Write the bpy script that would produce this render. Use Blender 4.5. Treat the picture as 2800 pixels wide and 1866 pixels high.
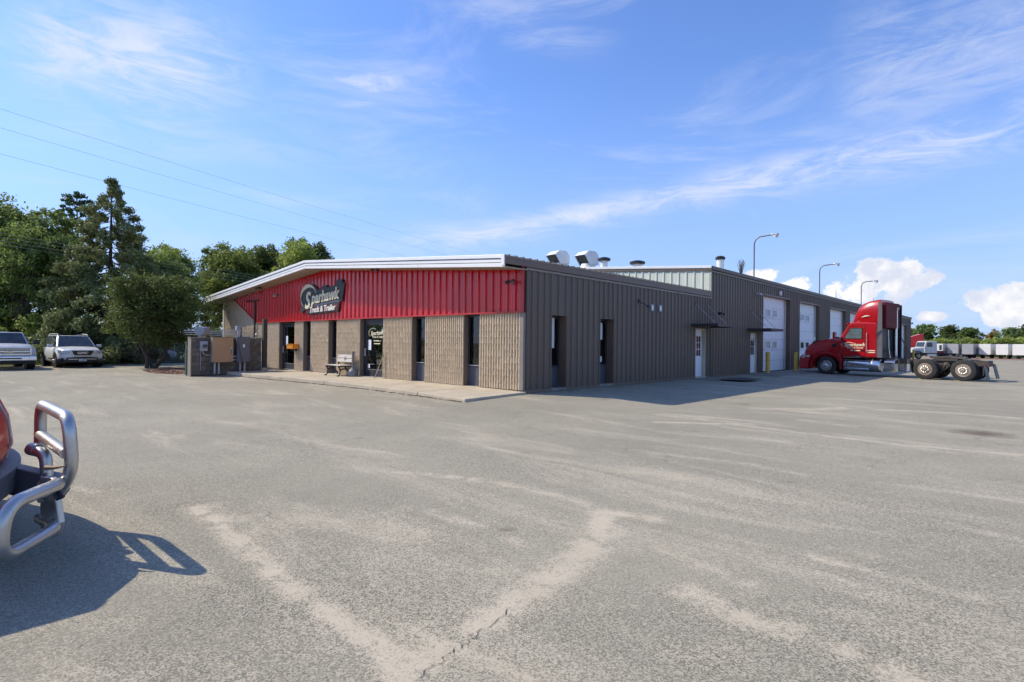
import bpy, bmesh, math, random
import numpy as np
from mathutils import Vector, Matrix
random.seed(7); np.random.seed(7)
for o in list(bpy.data.objects): bpy.data.objects.remove(o)
SC = bpy.context.scene; COL = SC.collection
R = math.radians

# ------------------------------------------------------------------ camera
TH = R(133.24); ROLL = 0.011; PITCH = math.atan(5/1510)
CAM = Vector((10.97, -12.19, 1.6))
_v0 = Vector((math.cos(TH), math.sin(TH), 0)); _r0 = Vector((math.sin(TH), -math.cos(TH), 0)); _u0 = Vector((0, 0, 1))
_v = _v0*math.cos(PITCH)+_u0*math.sin(PITCH); _u = _r0.cross(_v)
_r = _r0*math.cos(ROLL)+_u*math.sin(ROLL); _u = _r.cross(_v)
cd = bpy.data.cameras.new('Camera'); cam = bpy.data.objects.new('Camera', cd); COL.objects.link(cam)
cd.sensor_width = 36; cd.sensor_fit = 'HORIZONTAL'; cd.lens = 36*1510/2800; cd.clip_end = 5000; cd.clip_start = .05
cam.matrix_world = Matrix(((_r.x, _u.x, -_v.x, CAM.x), (_r.y, _u.y, -_v.y, CAM.y), (_r.z, _u.z, -_v.z, CAM.z), (0, 0, 0, 1)))
SC.camera = cam

# ------------------------------------------------------------------ sun, sky, exposure
SUNV = Vector((3.95, 2.31, -3.98)).normalized()
SEL = math.asin(-SUNV.z); SAZ = math.atan2(-SUNV.x, -SUNV.y)
ld = bpy.data.lights.new('Sun', 'SUN'); ld.energy = 2.0; ld.angle = R(.55); ld.color = (1, .915, .74)
lo = bpy.data.objects.new('Sun', ld); COL.objects.link(lo); lo.rotation_euler = SUNV.to_track_quat('-Z', 'Y').to_euler(); lo.location = (-40, -30, 60)
SC.view_settings.view_transform = 'Standard'; SC.view_settings.look = 'None'; SC.view_settings.gamma = 1
SC.view_settings.use_curve_mapping = False; SC.view_settings.exposure = 1.36
cy = SC.cycles; cy.use_adaptive_sampling = True; cy.adaptive_threshold = .03; cy.use_denoising = True; cy.max_bounces = 5; cy.diffuse_bounces = 3; cy.glossy_bounces = 3; cy.transmission_bounces = 2; cy.transparent_max_bounces = 12; cy.caustics_reflective = False; cy.caustics_refractive = False
W = bpy.data.worlds.new('World'); W.cycles.sampling_method = 'MANUAL'; W.cycles.sample_map_resolution = 256; SC.world = W; W.use_nodes = True
nt = W.node_tree; nt.nodes.clear(); N = nt.nodes.new; LK = nt.links.new
def nd(t, **k):
    n = N(t)
    for a, b in k.items(): setattr(n, a, b)
    return n
def mth(op, a, b=None, c=None, clamp=False):
    n = nd('ShaderNodeMath', operation=op); n.use_clamp = clamp
    for i, q in enumerate((a, b, c)):
        if q is None: continue
        if isinstance(q, (int, float)): n.inputs[i].default_value = q
        else: LK(q, n.inputs[i])
    return n.outputs[0]
sky = nd('ShaderNodeTexSky', sky_type='NISHITA'); sky.sun_disc = False; sky.sun_elevation = SEL; sky.sun_rotation = SAZ
sky.air_density = 1.0; sky.dust_density = .25; sky.ozone_density = 3.0; sky.altitude = 200
tc = nd('ShaderNodeTexCoord'); sp = nd('ShaderNodeSeparateXYZ'); LK(tc.outputs['Generated'], sp.inputs[0])
el = mth('DEGREES', mth('ARCSINE', sp.outputs[2])); az = mth('DEGREES', mth('ARCTAN2', sp.outputs[1], sp.outputs[0]))
# high thin cloud: noise stretched along the horizon
cb = nd('ShaderNodeCombineXYZ'); LK(mth('MULTIPLY', az, .022), cb.inputs[0]); LK(mth('MULTIPLY', el, .085), cb.inputs[1])
mp = nd('ShaderNodeMapping'); LK(cb.outputs[0], mp.inputs[0]); mp.inputs['Rotation'].default_value = (0, 0, R(14)); mp.inputs['Location'].default_value = (2.3, .7, 0)
n1 = nd('ShaderNodeTexNoise'); n1.inputs['Scale'].default_value = 1.6; n1.inputs['Detail'].default_value = 6; n1.inputs['Roughness'].default_value = .66; n1.inputs['Distortion'].default_value = .7
LK(mp.outputs[0], n1.inputs['Vector'])
def ramp(x, a, b):
    n = nd('ShaderNodeMapRange', interpolation_type='SMOOTHSTEP'); LK(x, n.inputs[0]); n.inputs[1].default_value = a; n.inputs[2].default_value = b; return n.outputs[0]
cir = mth('MULTIPLY', ramp(n1.outputs[0], .46, .80), .42)
n2 = nd('ShaderNodeTexNoise'); n2.inputs['Scale'].default_value = 7; n2.inputs['Detail'].default_value = 5; n2.inputs['Roughness'].default_value = .62; LK(tc.outputs['Generated'], n2.inputs['Vector'])
n3 = nd('ShaderNodeTexNoise'); n3.inputs['Scale'].default_value = 3.2; n3.inputs['Detail'].default_value = 4; n3.inputs['Roughness'].default_value = .6; n3.inputs['Distortion'].default_value = .6; LK(tc.outputs['Generated'], n3.inputs['Vector'])
wob = mth('SUBTRACT', n3.outputs[0], .5)
cb2 = nd('ShaderNodeCombineXYZ'); LK(mth('MULTIPLY', az, .10), cb2.inputs[0]); LK(mth('MULTIPLY', el, .46), cb2.inputs[1])
mp2 = nd('ShaderNodeMapping'); LK(cb2.outputs[0], mp2.inputs[0]); mp2.inputs['Rotation'].default_value = (0, 0, R(16))
n4 = nd('ShaderNodeTexNoise'); n4.inputs['Scale'].default_value = 1.1; n4.inputs['Detail'].default_value = 8; n4.inputs['Roughness'].default_value = .68; n4.inputs['Distortion'].default_value = .9; LK(mp2.outputs[0], n4.inputs['Vector'])
wisp = mth('ADD', mth('MULTIPLY', ramp(n4.outputs[0], .34, .68), .85), mth('MULTIPLY', ramp(n2.outputs[0], .3, .7), .25))
def streak(a0, e0, a1, e1, w, amp):          # soft band of cirrus between two directions (azimuth, elevation in degrees)
    L = math.hypot(a1-a0, e1-e0); ux, uy = (a1-a0)/L, (e1-e0)/L
    da = mth('SUBTRACT', az, a0); de = mth('SUBTRACT', el, e0)
    t = mth('ADD', mth('MULTIPLY', da, ux), mth('MULTIPLY', de, uy))
    s = mth('ADD', mth('ADD', mth('MULTIPLY', da, -uy), mth('MULTIPLY', de, ux)), mth('MULTIPLY', wob, w*1.8))
    g = mth('POWER', 2.718, mth('MULTIPLY', mth('POWER', mth('DIVIDE', s, w), 2), -1))
    f = mth('MULTIPLY', ramp(t, -L*.18, L*.2), mth('SUBTRACT', 1, ramp(t, L*.6, L*1.4)))
    tex = wisp
    return mth('MULTIPLY', mth('MULTIPLY', mth('MULTIPLY', g, f), tex), amp)
tot = cir
for q in [(146, 9.6, 107.0, 15.8, 1.3, .85), (115.1, 14.9, 86.7, 17.4, 1.7, .9), (175.1, 23.1, 160.8, 22.3, 4.4, .85), (151.8, 23.5, 144.4, 25.6, 1.7, .8), (175.0, 16.4, 151.8, 17.5, 1.9, .26),
          (102.6, 22.6, 87.6, 20.9, 4.5, .45), (134.4, 29.4, 124.5, 28.6, 1.1, .35), (92.7, 25.2, 80, 22.6, 5, .35)]:
    tot = mth('MAXIMUM', tot, streak(*q))
# cumulus heaps low on the horizon
bl = None
nb = nd('ShaderNodeTexNoise'); nb.inputs['Scale'].default_value = 26; nb.inputs['Detail'].default_value = 5; nb.inputs['Roughness'].default_value = .62; LK(tc.outputs['Generated'], nb.inputs['Vector'])
for (a0, e0, rx, ry) in [(98.9, 5.7, 2.9, 2.0), (101.4, 4.9, 2.2, 1.3), (99.6, 6.5, 1.7, 1.3), (97.6, 6.6, 1.5, 1.1), (96.4, 5.6, 1.3, .8), (108.7, 6.5, 1.7, 1.0), (106.3, 5.6, 1.4, .8), (92.5, 3.5, 1.7, 1.1), (90.6, 3.9, 1.6, 1.2),
                         (91.2, 2.8, 2.4, 1.2), (96.1, 2.6, 1.1, .6), (84, 3.8, 3.4, 1.6), (-172, 2.2, 5, 1.8), (-40, 4.5, 6, 2)]:
    q = mth('SQRT', mth('ADD', mth('POWER', mth('DIVIDE', mth('SUBTRACT', az, a0), rx), 2), mth('POWER', mth('DIVIDE', mth('SUBTRACT', el, e0), ry), 2)))
    bl = q if bl is None else mth('SMOOTH_MIN', bl, q, .25)
edge = mth('ADD', bl, mth('MULTIPLY', mth('SUBTRACT', nb.outputs[0], .5), 2.6))
cum = mth('MULTIPLY', mth('SUBTRACT', 1, ramp(edge, .74, 1.02)), .95)
haze = mth('MULTIPLY', mth('SUBTRACT', 1, ramp(el, -1, 27)), .8)      # thin milky veil low over the land
b1 = nd('ShaderNodeBackground'); LK(sky.outputs[0], b1.inputs[0]); b1.inputs[1].default_value = .091
tint = nd('ShaderNodeMix', data_type='RGBA', blend_type='MULTIPLY'); tint.inputs[0].default_value = 1; LK(sky.outputs[0], tint.inputs[6]); tint.inputs[7].default_value = (.68, .785, 1.04, 1); LK(tint.outputs[2], b1.inputs[0])
b2 = nd('ShaderNodeBackground'); b2.inputs[0].default_value = (.80, .85, 1, 1); b2.inputs[1].default_value = .39
cc = nd('ShaderNodeMix', data_type='RGBA'); LK(ramp(mth('ADD', nb.outputs[0], mth('MULTIPLY', wob, 1.2)), .34, .62), cc.inputs[0]); cc.inputs[6].default_value = (.70, .74, .86, 1); cc.inputs[7].default_value = (1, .98, .97, 1)
b3 = nd('ShaderNodeBackground'); LK(cc.outputs[2], b3.inputs[0]); b3.inputs[1].default_value = .41
b4 = nd('ShaderNodeBackground'); b4.inputs[0].default_value = (.42, .60, 1, 1); b4.inputs[1].default_value = .355
m0 = nd('ShaderNodeMixShader'); LK(haze, m0.inputs[0]); LK(b1.outputs[0], m0.inputs[1]); LK(b4.outputs[0], m0.inputs[2])
m1 = nd('ShaderNodeMixShader'); LK(tot, m1.inputs[0]); LK(m0.outputs[0], m1.inputs[1]); LK(b2.outputs[0], m1.inputs[2])
m2 = nd('ShaderNodeMixShader'); LK(cum, m2.inputs[0]); LK(m1.outputs[0], m2.inputs[1]); LK(b3.outputs[0], m2.inputs[2])
wo = nd('ShaderNodeOutputWorld'); LK(m2.outputs[0], wo.inputs[0])

# ------------------------------------------------------------------ helpers
def gz(x, y):                     # height of the ground
    dx = max(-24-x, 0, x); dy = max(-y, 0, y-72)
    d = math.hypot(dx, dy); t = max(0, 1-d/4.5); z = .085*t*t*(3-2*t)
    s = min(1, max(0, (y-72)/112)); return z-1.3*s*s*(3-2*s)
ORG = {}
class G:
    def __init__(s): s.v = []; s.f = []
    def add(s, vs, fs):
        n = len(s.v); s.v += [tuple(p) for p in vs]; s.f += [tuple(i+n for i in f) for f in fs]; return s
    def box(s, x0, x1, y0, y1, z0, z1):
        return s.add([(x, y, z) for z in (z0, z1) for y in (y0, y1) for x in (x0, x1)], [(0, 2, 3, 1), (4, 5, 7, 6), (0, 1, 5, 4), (2, 6, 7, 3), (0, 4, 6, 2), (1, 3, 7, 5)])
    def cb(s, c, h, ax=None):     # box by centre, half sizes and axes
        ax = ax or (Vector((1, 0, 0)), Vector((0, 1, 0)), Vector((0, 0, 1))); c = Vector(c)
        vs = [c+ax[0]*(a*h[0])+ax[1]*(b*h[1])+ax[2]*(d*h[2]) for d in (-1, 1) for b in (-1, 1) for a in (-1, 1)]
        return s.add(vs, [(0, 2, 3, 1), (4, 5, 7, 6), (0, 1, 5, 4), (2, 6, 7, 3), (0, 4, 6, 2), (1, 3, 7, 5)])
    def bar(s, p, q, w, h, up=(0, 0, 1)):     # rectangular bar from p to q
        p, q = Vector(p), Vector(q); d = q-p; L = d.length; d.normalize(); u = Vector(up); r = d.cross(u)
        if r.length < 1e-4: r = d.cross(Vector((1, 0, 0)))
        r.normalize(); u = r.cross(d); return s.cb((p+q)/2, (L/2, w/2, h/2), (d, r, u))
    def prism(s, poly, ax, a, b):
        f = {'x': lambda p, t: (t, p[0], p[1]), 'y': lambda p, t: (p[0], t, p[1]), 'z': lambda p, t: (p[0], p[1], t)}[ax]; n = len(poly)
        return s.add([f(p, a) for p in poly]+[f(p, b) for p in poly], [tuple(range(n))[::-1], tuple(range(n, 2*n))]+[(i, (i+1) % n, n+(i+1) % n, n+i) for i in range(n)])
    def loft(s, secs, caps=True, closed=True):
        n = len(secs[0]); vs = [p for c in secs for p in c]; fs = []
        for k in range(len(secs)-1):
            for i in range(n if closed else n-1):
                j = (i+1) % n; fs.append((k*n+i, k*n+j, (k+1)*n+j, (k+1)*n+i))
        if caps and closed: fs += [tuple(range(n))[::-1], tuple(range((len(secs)-1)*n, len(secs)*n))]
        return s.add(vs, fs)
    def tube(s, pts, r, n=8, caps=True):
        pts = [Vector(p) for p in pts]; rs = r if isinstance(r, (list, tuple)) else [r]*len(pts); secs = []; ref = None
        for i, p in enumerate(pts):
            d = (pts[min(i+1, len(pts)-1)]-pts[max(i-1, 0)]).normalized()
            if ref is None: ref = d.orthogonal().normalized()
            ref = (ref-d*ref.dot(d)).normalized(); b = d.cross(ref)
            secs.append([p+(ref*math.cos(2*math.pi*k/n)+b*math.sin(2*math.pi*k/n))*rs[i] for k in range(n)])
        return s.loft(secs, caps)
    def lathe(s, prof, c, axis='z', n=16, caps=True):     # prof: (radius, along axis)
        c = Vector(c); A = {'x': (Vector((0, 1, 0)), Vector((0, 0, 1)), Vector((1, 0, 0))), 'y': (Vector((0, 0, 1)), Vector((1, 0, 0)), Vector((0, 1, 0))), 'z': (Vector((1, 0, 0)), Vector((0, 1, 0)), Vector((0, 0, 1)))}[axis]
        return s.loft([[c+A[2]*h+(A[0]*math.cos(2*math.pi*k/n)+A[1]*math.sin(2*math.pi*k/n))*max(r, .0005) for k in range(n)] for r, h in prof], caps)
    def mesh(s, name, mat, org=(0, 0, 0), smooth=False, fix=True):
        me = bpy.data.meshes.new(name); ox, oy, oz = org
        me.from_pydata([(a-ox, b-oy, c-oz) for a, b, c in s.v], [], s.f)
        if fix and len(s.f) < 6000:
            bm = bmesh.new(); bm.from_mesh(me); bmesh.ops.recalc_face_normals(bm, faces=bm.faces); bm.to_mesh(me); bm.free()
        if smooth:
            me.polygons.foreach_set('use_smooth', [True]*len(me.polygons)); me.set_sharp_from_angle(angle=R(38))
        if mat: me.materials.append(mat)
        me.update(); return me
    def build(s, name, mat, parent=None, smooth=False, bevel=0, fix=True, seg=2):
        rt = parent
        while rt is not None and rt.parent is not None: rt = rt.parent
        org = ORG.get(rt.name, (0, 0, 0)) if rt is not None else (0, 0, 0)
        o = bpy.data.objects.new(name, s.mesh(name, mat, org, smooth, fix)); COL.objects.link(o); o.parent = parent
        if bevel:
            m = o.modifiers.new('Bevel', 'BEVEL'); m.width = bevel; m.segments = seg; m.limit_method = 'ANGLE'; m.angle_limit = R(35)
        return o
def tag(o, label, cat=None, group=None, kind=None):
    o['label'] = label
    if cat: o['category'] = cat
    if group: o['group'] = group
    if kind: o['kind'] = kind
    return o
def thing(name, label, cat, loc, rz=0, group=None, world=False):
    o = bpy.data.objects.new(name, None); COL.objects.link(o); o.location = loc; o.rotation_euler = (0, 0, rz); o.empty_display_size = .2
    tag(o, label, cat, group)
    if world: ORG[o.name] = tuple(loc)
    return o
def struct(name, g, mat, label, **k):
    o = g.build(name, mat, None, **k); o['kind'] = 'structure'; o['label'] = label; return o
def inst(name, me, parent, loc, rot=None, scale=None):
    o = bpy.data.objects.new(name, me); COL.objects.link(o); o.parent = parent; o.location = loc
    if rot: o.rotation_euler = rot
    if scale: o.scale = scale
    return o
def copy_tree(o, parent=None):
    c = o.copy(); COL.objects.link(c); c.parent = parent
    for ch in list(o.children): copy_tree(ch, c)
    return c
def text_geo(txt, size, extrude=0, bold=0, shear=0, align='CENTER', sx=1):
    c = bpy.data.curves.new('t', 'FONT'); c.body = txt; c.size = size; c.extrude = extrude; c.offset = bold; c.shear = shear; c.align_x = align; c.resolution_u = 3
    o = bpy.data.objects.new('t', c); COL.objects.link(o); dg = bpy.context.evaluated_depsgraph_get(); me = o.evaluated_get(dg).to_mesh()
    vs = [(v.co.x*sx, v.co.y, v.co.z) for v in me.vertices]; fs = [tuple(p.vertices) for p in me.polygons]
    o.evaluated_get(dg).to_mesh_clear(); bpy.data.objects.remove(o); bpy.data.curves.remove(c); return vs, fs
def text_on(g, txt, size, org, ux, uy, extrude=.004, **k):     # lay text in the plane (ux, uy) at org
    vs, fs = text_geo(txt, size, extrude, **k); ux, uy, org = Vector(ux).normalized(), Vector(uy).normalized(), Vector(org); uz = ux.cross(uy)
    return g.add([org+ux*a+uy*b+uz*c for a, b, c in vs], fs)

# ------------------------------------------------------------------ materials
MATS = {}
def mat(name, col, rough=.6, metal=0, var=.12, vscale=3, bump=0, bscale=60, spec=.5, coat=0, stretch=None, dirt=None, trans=0):
    if name in MATS: return MATS[name]
    m = bpy.data.materials.new(name); m.use_nodes = True; t = m.node_tree; b = t.nodes['Principled BSDF']; n = t.nodes.new; l = t.links.new
    b.inputs['Roughness'].default_value = rough; b.inputs['Metallic'].default_value = metal; b.inputs['Specular IOR Level'].default_value = spec
    b.inputs['Coat Weight'].default_value = coat; b.inputs['Coat Roughness'].default_value = .04
    col = tuple(col)+(1,)
    if var or bump or dirt:
        tcn = n('ShaderNodeTexCoord'); vec = tcn.outputs['Object']
        if stretch: mm = n('ShaderNodeMapping'); l(vec, mm.inputs[0]); mm.inputs['Scale'].default_value = stretch; vec = mm.outputs[0]
        x = n('ShaderNodeTexNoise'); x.inputs['Scale'].default_value = vscale; x.inputs['Detail'].default_value = 6; x.inputs['Roughness'].default_value = .65; l(vec, x.inputs['Vector'])
        r = n('ShaderNodeMapRange'); l(x.outputs[0], r.inputs[0]); r.inputs[1].default_value = .3; r.inputs[2].default_value = .7
        mx = n('ShaderNodeMix'); mx.data_type = 'RGBA'; l(r.outputs[0], mx.inputs[0])
        mx.inputs[6].default_value = tuple(c*(1-var) for c in col[:3])+(1,); mx.inputs[7].default_value = tuple(min(1, c*(1+var)) for c in col[:3])+(1,)
        out = mx.outputs[2]
        if dirt:               # (colour, scale, threshold, amount)
            y = n('ShaderNodeTexNoise'); y.inputs['Scale'].default_value = dirt[1]; y.inputs['Detail'].default_value = 8; y.inputs['Roughness'].default_value = .7; l(vec, y.inputs['Vector'])
            q = n('ShaderNodeMapRange'); l(y.outputs[0], q.inputs[0]); q.inputs[1].default_value = dirt[2]; q.inputs[2].default_value = dirt[2]+.18; q.inputs[4].default_value = dirt[3]
            mz = n('ShaderNodeMix'); mz.data_type = 'RGBA'; l(q.outputs[0], mz.inputs[0]); l(out, mz.inputs[6]); mz.inputs[7].default_value = tuple(dirt[0])+(1,); out = mz.outputs[2]
        l(out, b.inputs['Base Color'])
        if bump:
            z = n('ShaderNodeTexNoise'); z.inputs['Scale'].default_value = bscale; z.inputs['Detail'].default_value = 4; l(vec, z.inputs['Vector'])
            bp = n('ShaderNodeBump'); bp.inputs['Strength'].default_value = bump; bp.inputs['Distance'].default_value = .01; l(z.outputs[0], bp.inputs['Height']); l(bp.outputs[0], b.inputs['Normal'])
        if rough > .05:
            rr = n('ShaderNodeMapRange'); l(x.outputs[0], rr.inputs[0]); rr.inputs[3].default_value = max(.02, rough*.8); rr.inputs[4].default_value = min(1, rough*1.2); l(rr.outputs[0], b.inputs['Roughness'])
    else: b.inputs['Base Color'].default_value = col
    if trans: b.inputs['Transmission Weight'].default_value = trans
    MATS[name] = m; return m
def glass_mat(name, tint, mixf=.35):          # thin pane: see-through tint plus mirror reflection
    m = bpy.data.materials.new(name); m.use_nodes = True; t = m.node_tree; t.nodes.clear(); n = t.nodes.new; l = t.links.new
    tr = n('ShaderNodeBsdfTransparent'); tr.inputs[0].default_value = tuple(tint)+(1,); gl = n('ShaderNodeBsdfGlossy'); gl.inputs['Roughness'].default_value = .015; gl.inputs[0].default_value = (.9, .95, 1, 1)
    fr = n('ShaderNodeFresnel'); fr.inputs[0].default_value = 1.5; mr = n('ShaderNodeMapRange'); l(fr.outputs[0], mr.inputs[0]); mr.inputs[3].default_value = mixf*.35; mr.inputs[4].default_value = 1
    mx = n('ShaderNodeMixShader'); l(mr.outputs[0], mx.inputs[0]); l(tr.outputs[0], mx.inputs[1]); l(gl.outputs[0], mx.inputs[2]); o = n('ShaderNodeOutputMaterial'); l(mx.outputs[0], o.inputs[0]); return m
def leaf_mat(name, c0, c1, tl=.45):
    m = bpy.data.materials.new(name); m.use_nodes = True; t = m.node_tree; t.nodes.clear(); n = t.nodes.new; l = t.links.new
    ge = n('ShaderNodeNewGeometry'); oi = n('ShaderNodeObjectInfo'); tcn = n('ShaderNodeTexCoord'); x = n('ShaderNodeTexNoise'); x.inputs['Scale'].default_value = .55; x.inputs['Detail'].default_value = 3; l(tcn.outputs['Object'], x.inputs['Vector'])
    a = n('ShaderNodeMath'); a.operation = 'ADD'; l(ge.outputs['Random Per Island'], a.inputs[0]); l(x.outputs[0], a.inputs[1])
    r = n('ShaderNodeMapRange'); l(a.outputs[0], r.inputs[0]); r.inputs[1].default_value = .35; r.inputs[2].default_value = 1.4
    mx = n('ShaderNodeMix'); mx.data_type = 'RGBA'; l(r.outputs[0], mx.inputs[0]); mx.inputs[6].default_value = tuple(c0)+(1,); mx.inputs[7].default_value = tuple(c1)+(1,)
    hv = n('ShaderNodeHueSaturation'); l(mx.outputs[2], hv.inputs['Color']); rv = n('ShaderNodeMapRange'); l(oi.outputs['Random'], rv.inputs[0]); rv.inputs[3].default_value = .8; rv.inputs[4].default_value = 1.2; l(rv.outputs[0], hv.inputs['Value'])
    d = n('ShaderNodeBsdfPrincipled'); d.inputs['Roughness'].default_value = .6; d.inputs['Specular IOR Level'].default_value = .25; l(hv.outputs[0], d.inputs['Base Color'])
    tb = n('ShaderNodeBsdfTranslucent'); l(hv.outputs[0], tb.inputs[0]); ms = n('ShaderNodeMixShader'); ms.inputs[0].default_value = tl; l(d.outputs[0], ms.inputs[1]); l(tb.outputs[0], ms.inputs[2])
    o = n('ShaderNodeOutputMaterial'); l(ms.outputs[0], o.inputs[0]); return m
BROWN = mat('brown siding', (.128, .094, .069), .42, 0, .16, 1.3, .05, 30, stretch=(1, 1, .12), dirt=((.095, .07, .052), 1.4, .56, .5))
TRIMB = mat('brown trim', (.16, .108, .078), .45, 0, .12, 2)
RED = mat('red siding', (.58, .010, .011), .2, 0, .2, .9, .5, 2.2, coat=.3, stretch=(1, 1, .35))
REDT = mat('red trim', (.45, .03, .03), .35, 0, .1, 2)
WHITE = mat('white fascia', (.80, .80, .80), .4, 0, .04, 2, dirt=((.55, .54, .5), 3, .62, .35), stretch=(.5, .5, 2))
CREAM = mat('cream siding', (.66, .68, .56), .45, 0, .05, 2)
SOFF = mat('beige soffit', (.42, .37, .30), .6, 0, .08, 3)
BLOCK = [mat('split block %d' % i, c, .9, 0, .14, 9, .4, 45) for i, c in enumerate([(.60, .49, .35), (.58, .475, .335), (.63, .515, .37), (.57, .465, .325)])]
MORT = mat('mortar', (.33, .26, .19), .95, 0, .2, 8)
REVEAL = mat('tan reveal', (.21, .165, .125), .7, 0, .12, 4, .2, 30)
DARK = mat('dark interior', (.012, .012, .013), .9, 0, 0)
ALU = mat('bronze frame', (.05, .052, .062), .4, .2, .1, 4)
ALUL = mat('light aluminium', (.5, .5, .5), .35, .7, .08, 6)
STEEL = mat('grey steel', (.36, .37, .38), .42, .8, .15, 5, dirt=((.22, .15, .09), 2.2, .66, .7))
CHROME = mat('chrome', (.78, .78, .79), .2, .75, .06, 4)
BLACK = mat('black plastic', (.014, .014, .015), .45, 0, .2, 6)
RUBBER = mat('tyre rubber', (.028, .027, .026), .85, 0, .25, 8, .2, 60, dirt=((.10, .085, .07), 5, .55, .5))
DOORW = mat('white door', (.80, .81, .85), .45, 0, .06, 2.5, dirt=((.5, .5, .5), 2, .6, .4))
GWHITE = mat('white garage panel', (.84, .84, .86), .45, 0, .05, 1.2, dirt=((.5, .5, .46), 1.1, .62, .4))
YEL = mat('yellow paint', (.62, .40, .045), .5, 0, .12, 6, dirt=((.3, .2, .05), 7, .62, .6))
CONC = mat('concrete slab', (.47, .40, .295), .88, 0, .14, 1.6, .25, 40, dirt=((.27, .23, .18), 1.0, .56, .55))
CONC2 = mat('old concrete', (.25, .22, .185), .9, 0, .22, 2.2, .3, 40, dirt=((.12, .1, .085), 1.2, .52, .6))
CMU = [mat('enclosure block %d' % i, c, .92, 0, .25, 5, .35, 40, dirt=((.07, .075, .05), 2, .55, .6)) for i, c in enumerate([(.15, .125, .10), (.13, .11, .088), (.17, .145, .118)])]
WOOD = mat('weathered timber', (.055, .048, .04), .85, 0, .25, 5, .3, 25, stretch=(6, 6, .6))
BARK = mat('bark', (.075, .058, .044), .95, 0, .3, 6, .6, 14, stretch=(3, 3, .8))
PANE = glass_mat('window pane', (.88, .89, .88), .08)
PANED = glass_mat('dark door pane', (.16, .19, .2), .35)
TRGL = mat('truck glass', (.13, .17, .175), .05, 0, .4, 4, spec=.8, coat=.4)
CARGL = mat('car glass', (.03, .038, .045), .05, 0, .5, 2.5, spec=.6)
BLIND = mat('wood blind', (.80, .64, .42), .6, 0, .12, 6)

# ================================================================== SETTING
SAND = [([(8.84, -10.62), (8.62, -10.55), (8.4, -10.54), (8.15, -10.56), (7.82, -10.56), (7.37, -10.53), (6.79, -10.49), (6.05, -10.44), (5.22, -10.4)], .13, .95),
 ([(8.8, -10.53), (8.7, -10.19), (8.65, -9.7), (8.6, -9.2), (8.53, -8.76), (8.31, -8.3), (8.1, -7.88)], .16, 1.0), ([(8.65, -9.7), (8.55, -8.98), (8.49, -8.59)], .22, .8), ([(7.99, -7.77), (8.18, -7.7), (8.47, -7.59)], .12, 1.0),
 ([(8.01, -7.74), (7.53, -7.62), (6.89, -7.65), (6.26, -7.77), (5.58, -8.05), (5.15, -8.28)], .13, .75), ([(6.86, -8.9), (7.26, -8.89), (7.48, -8.87)], .10, .7), ([(7.91, -8.91), (8.03, -8.91)], .10, .8), ([(8.39, -8.09), (8.4, -8.33), (8.39, -8.57)], .20, .7),
 ([(9.38, -8.78), (9.62, -8.85), (9.83, -8.89), (9.97, -8.84)], .16, .85), ([(10.3, -8.87), (10.42, -8.91), (10.6, -8.91)], .16, .8), ([(9.74, -7.55), (10.19, -7.57), (10.6, -7.58), (10.78, -7.54)], .10, .7), ([(9.26, -7.82), (9.48, -7.81)], .10, .6), ([(9.86, -7.22), (10.13, -7.21)], .09, .5),
 ([(10.4, -5.8), (10.94, -5.92), (12.5, -6.1)], .10, .6), ([(6.98, -4.79), (8.22, -4.56), (8.93, -4.71)], .12, .55), ([(5.39, -1.83), (6.54, -.95), (7.95, -1.1), (9.36, -1.21), (10.9, -.87), (13, -.6)], .16, .8), ([(4.81, -.76), (6.06, -.7), (6.8, -.66)], .15, .7),
 ([(5.98, 2.35), (7.13, 3.42), (7.35, 4.26)], .3, .8), ([(8.12, 4.53), (9.55, 5.03), (10.86, 5.02), (13, 5.2)], .3, .7), ([(7.42, .8), (8.29, .59)], .2, .6), ([(9.61, -8.4), (9.18, -8.3), (8.85, -8.23), (8.45, -7.89)], .13, .55), ([(6.15, -9.78), (6.57, -9.58), (6.53, -9.32), (6.62, -8.98)], .10, .5),
 ([(5.21, -10.24), (5.99, -10.23), (6.48, -10.25)], .14, .5), ([(8.02, -10.57), (8.02, -10.75), (8.05, -10.88)], .15, .3), ([(6.98, -11.66), (7.22, -11.53), (7.23, -11.42)], .2, .3), ([(3.44, -11.08), (3.87, -10.96)], .12, .5), ([(7.59, -11.78), (7.83, -11.58)], .25, .4), ([(9.84, -9.28), (9.77, -9.44), (9.64, -9.51)], .12, .35), ([(8.85, -10.27), (9.02, -10.17), (9.14, -10.0)], .12, .25)]
CRACK = [[(8.86, -10.56), (8.83, -10.42), (8.8, -10.25), (8.77, -10.09), (8.69, -9.74)], [(7.66, -6.87), (7.31, -6.38), (6.87, -6.12), (6.16, -5.46), (5.36, -4.97)], [(8.05, -7.45), (7.78, -7.07)], [(2.98, -3.67), (2.27, -2.6), (2.02, -2.13)], [(8.67, -9.25), (8.63, -9.04), (8.61, -8.68)]]
STAIN = [((2.2, .9), .5, .5), ((10.3, 1.4), .55, .9), ((7.7, -8.75), .07, 1.0), ((5.3, 3.1), .5, .45), ((3.2, 2.6), .6, .4), ((12.4, -3.1), .3, .3), ((7.6, -11.0), .05, .8), ((9.3, -10.2), .03, .9), ((5.6, -6.2), .12, .5), ((4.1, -4.4), .16, .5), ((10.1, -6.4), .06, .6), ((8.9, -5.2), .14, .45), ((6.4, -2.4), .2, .45), ((11.6, -8.2), .05, .7), ((2.9, -7.3), .15, .45)]
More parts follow.
